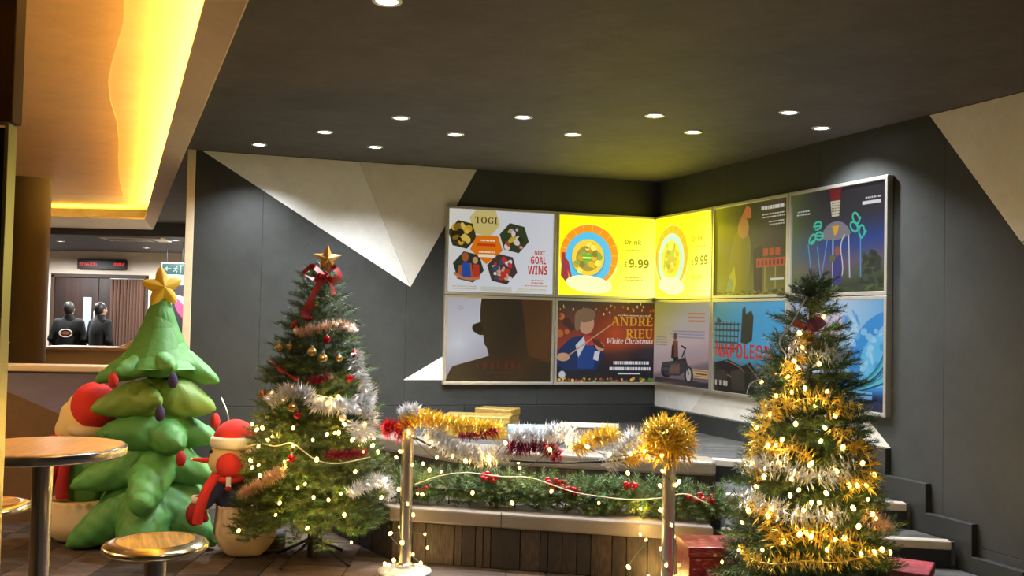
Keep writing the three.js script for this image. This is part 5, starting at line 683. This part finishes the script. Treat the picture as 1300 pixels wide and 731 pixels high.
{ // wall beside the doors: cream pilaster and a poster
  structure(mesh('trim_1', rbox(0.16, 2.3, 0.08, 0.006), M.cream, null, [-6.95, 1.15, -18.96]), 'cream pilaster beside the foyer doors', 'trim');
  const g = thing('foyer_poster', 'pink white and black poster on the foyer wall', 'poster', [-6.28, 1.55, -18.98]); mesh('board', rbox(0.62, 1.15, 0.03, 0.004), M.black, g);
  mesh('print', new THREE.PlaneGeometry(0.6, 1.13), std(0xffffff, 0.5, 0, { map: canvas((c, w, h) => { c.fillStyle = '#17131a'; c.fillRect(0, 0, w, h); ell(c, '#e8e4ee', 90, 150, 90, 50, 0.6); ell(c, '#c83a6a', 70, 190, 34, 90, -0.5); ell(c, '#e88aa0', 130, 250, 40, 26); ell(c, '#efe8ee', 200, 330, 20, 14); }, 256, 482) }), g, [0, 0, 0.0165]);
}
{ const g = thing('basket', 'small cream basket standing on the low wall capping', 'basket', [-3.86, 1.17, -7.28], 0.3); const prof = []; mesh('body', lathe([[0, 0], [0.06, 0], [0.066, 0.01], [0.092, 0.11], [0.1, 0.125], [0.094, 0.128], [0.086, 0.112], [0.06, 0.012], [0, 0.01]], 28), M.creamFab, g); for (let k = 0; k < 14; k++) { const a = k / 14 * 6.283; mesh('rib', tube([V(0.067 * Math.cos(a), 0.01, 0.067 * Math.sin(a)), V(0.093 * Math.cos(a), 0.11, 0.093 * Math.sin(a))], 0.004, 3, 5), M.whiteFab, g); } const rim = mesh('napkin', lathe([[0.02, 0.115], [0.07, 0.14], [0.105, 0.13], [0.125, 0.165], [0.118, 0.17], [0.1, 0.14]], 28), M.creamFab, g); }
{ const q = mulberry(41), ph = [q() * 6, q() * 6]; const g = new THREE.PlaneGeometry(0.5, 0.42, 40, 28); g.rotateX(-Math.PI / 2); const p = g.attributes.position; for (let i = 0; i < p.count; i++) { const x = p.getX(i), z = p.getZ(i), e = Math.max(0, 1 - Math.pow(Math.abs(x) / 0.25, 3)) * Math.max(0, 1 - Math.pow(Math.abs(z) / 0.21, 4)); p.setY(i, e * (0.05 + 0.1 * (x + 0.25) + 0.02 * Math.sin(x * 40 + ph[0]) + 0.015 * Math.sin(z * 50 + x * 20 + ph[1])) + 0.002); } g.computeVertexNormals(); tag(mesh('folded_cloth', g, std(0xffffff, 0.8, 0, { side: THREE.DoubleSide, map: canvas((c, w, h) => { c.fillStyle = '#cfc6c4'; c.fillRect(0, 0, w, h); const q = mulberry(4); for (let i = 0; i < 300; i++) ell(c, ['#7a6a70', '#efe8e6'][i % 2], q() * w, q() * h, 3 + q() * 4, 2 + q() * 3); }, 256, 256) }), null, [-4.98, 1.1055, -13.15]), 'speckled white cloth heaped on the foyer counter', 'cloth'); }
// two people in dark clothes by the doors, backs to the room
function person(at, label, turn, lean, emblem) {
  const g = thing('person', label, 'person', at, turn), d = p => {
    let b = ellip(p, V(0, 1.2, 0), V(0.21, 0.3, 0.14)); b = smin(b, ellip(p, V(0, 0.95, 0), V(0.18, 0.17, 0.13)), 0.1);
    for (const s of [-1, 1]) { b = smin(b, capsule(p, V(0.19 * s, 1.38, 0), V(0.27 * s, 1.1, 0.02), 0.065, 0.055), 0.06); b = smin(b, capsule(p, V(0.27 * s, 1.1, 0.02), V(0.2 * s, 0.93, -0.16 + lean * s), 0.053, 0.042), 0.03); b = smin(b, capsule(p, V(0.1 * s, 0.9, 0), V(0.11 * s, 0.48, 0.02), 0.1, 0.07), 0.06); b = smin(b, capsule(p, V(0.11 * s, 0.48, 0.02), V(0.11 * s, 0.08, 0.04), 0.068, 0.045), 0.03); b = smin(b, capsule(p, V(0.11 * s, 0.05, 0.04), V(0.13 * s, 0.045, -0.13), 0.045, 0.04), 0.03); }
    b = smin(b, capsule(p, V(0, 1.42, 0), V(0, 1.5, -0.01), 0.06, 0.055), 0.05); return b; };
  mesh('body', skin(d, [0, 0.78, 0], 0.84, 84), std(lin(0.008, 0.008, 0.009), 0.9), g);
  const hd = mesh('head', skin(p => smin(ellip(p, V(0, 1.6, -0.01), V(0.075, 0.115, 0.095)), smin(ellip(p, V(0, 1.59, -0.105), V(0.016, 0.025, 0.02)), Math.min(ellip(p, V(0.076, 1.6, 0), V(0.015, 0.03, 0.02)), ellip(p, V(-0.076, 1.6, 0), V(0.015, 0.03, 0.02))), 0.01), 0.02), [0, 1.6, 0], 0.16, 40), std(lin(0.42, 0.25, 0.17), 0.6), g);
  mesh('hair', skin(p => Math.max(ellip(p, V(0, 1.625, 0.015), V(0.088, 0.115, 0.1)), 1.57 - p.y - Math.max(0, p.z) * 1.4, -p.z - 0.06 - (p.y - 1.62) * 0.6), [0, 1.62, 0], 0.16, 40), std(lin(0.012, 0.01, 0.009), 0.5), g);
  for (const s of [-1, 1]) { const h = mesh('hand', skin(p => { let b = ellip(p, V(0, -0.02, 0), V(0.035, 0.045, 0.018)); for (let k = 0; k < 4; k++) b = smin(b, capsule(p, V(-0.024 + k * 0.016, -0.05, 0), V(-0.026 + k * 0.017, -0.095 - 0.012 * Math.sin(k * 1.1), -0.018), 0.009, 0.008), 0.008); return smin(b, capsule(p, V(0.03, -0.01, 0), V(0.055, -0.045, -0.012), 0.01, 0.009), 0.01); }, [0, -0.04, 0], 0.09, 40), std(lin(0.42, 0.25, 0.17), 0.6), g, [0.2 * s, 0.92, -0.17 + lean * s]); }
  if (emblem) { const e = mesh('emblem', scaled(new THREE.TorusGeometry(0.09, 0.014, 8, 30), 1.1, 0.7, 0.6), M.whiteFab, g, [0, 1.2, 0.14]); const i = mesh('emblem_disc', scaled(sph(0.06, 16, 12), 1.2, 0.6, 0.2), std(lin(0.4, 0.14, 0.06), 0.7), g, [0, 1.2, 0.136]); }
  return g;
}
person([-7.5, 0, -16.6], 'person in a black jacket with a pale oval emblem on the back', 0.1, 0.02, true); person([-6.86, 0, -16.35], 'person in plain black clothes standing by the door handles', -0.5, 0.05, false);
scene.traverse(o => { if (o.isMesh) o.castShadow = o.receiveShadow = true; });
renderer.render(scene, camera);
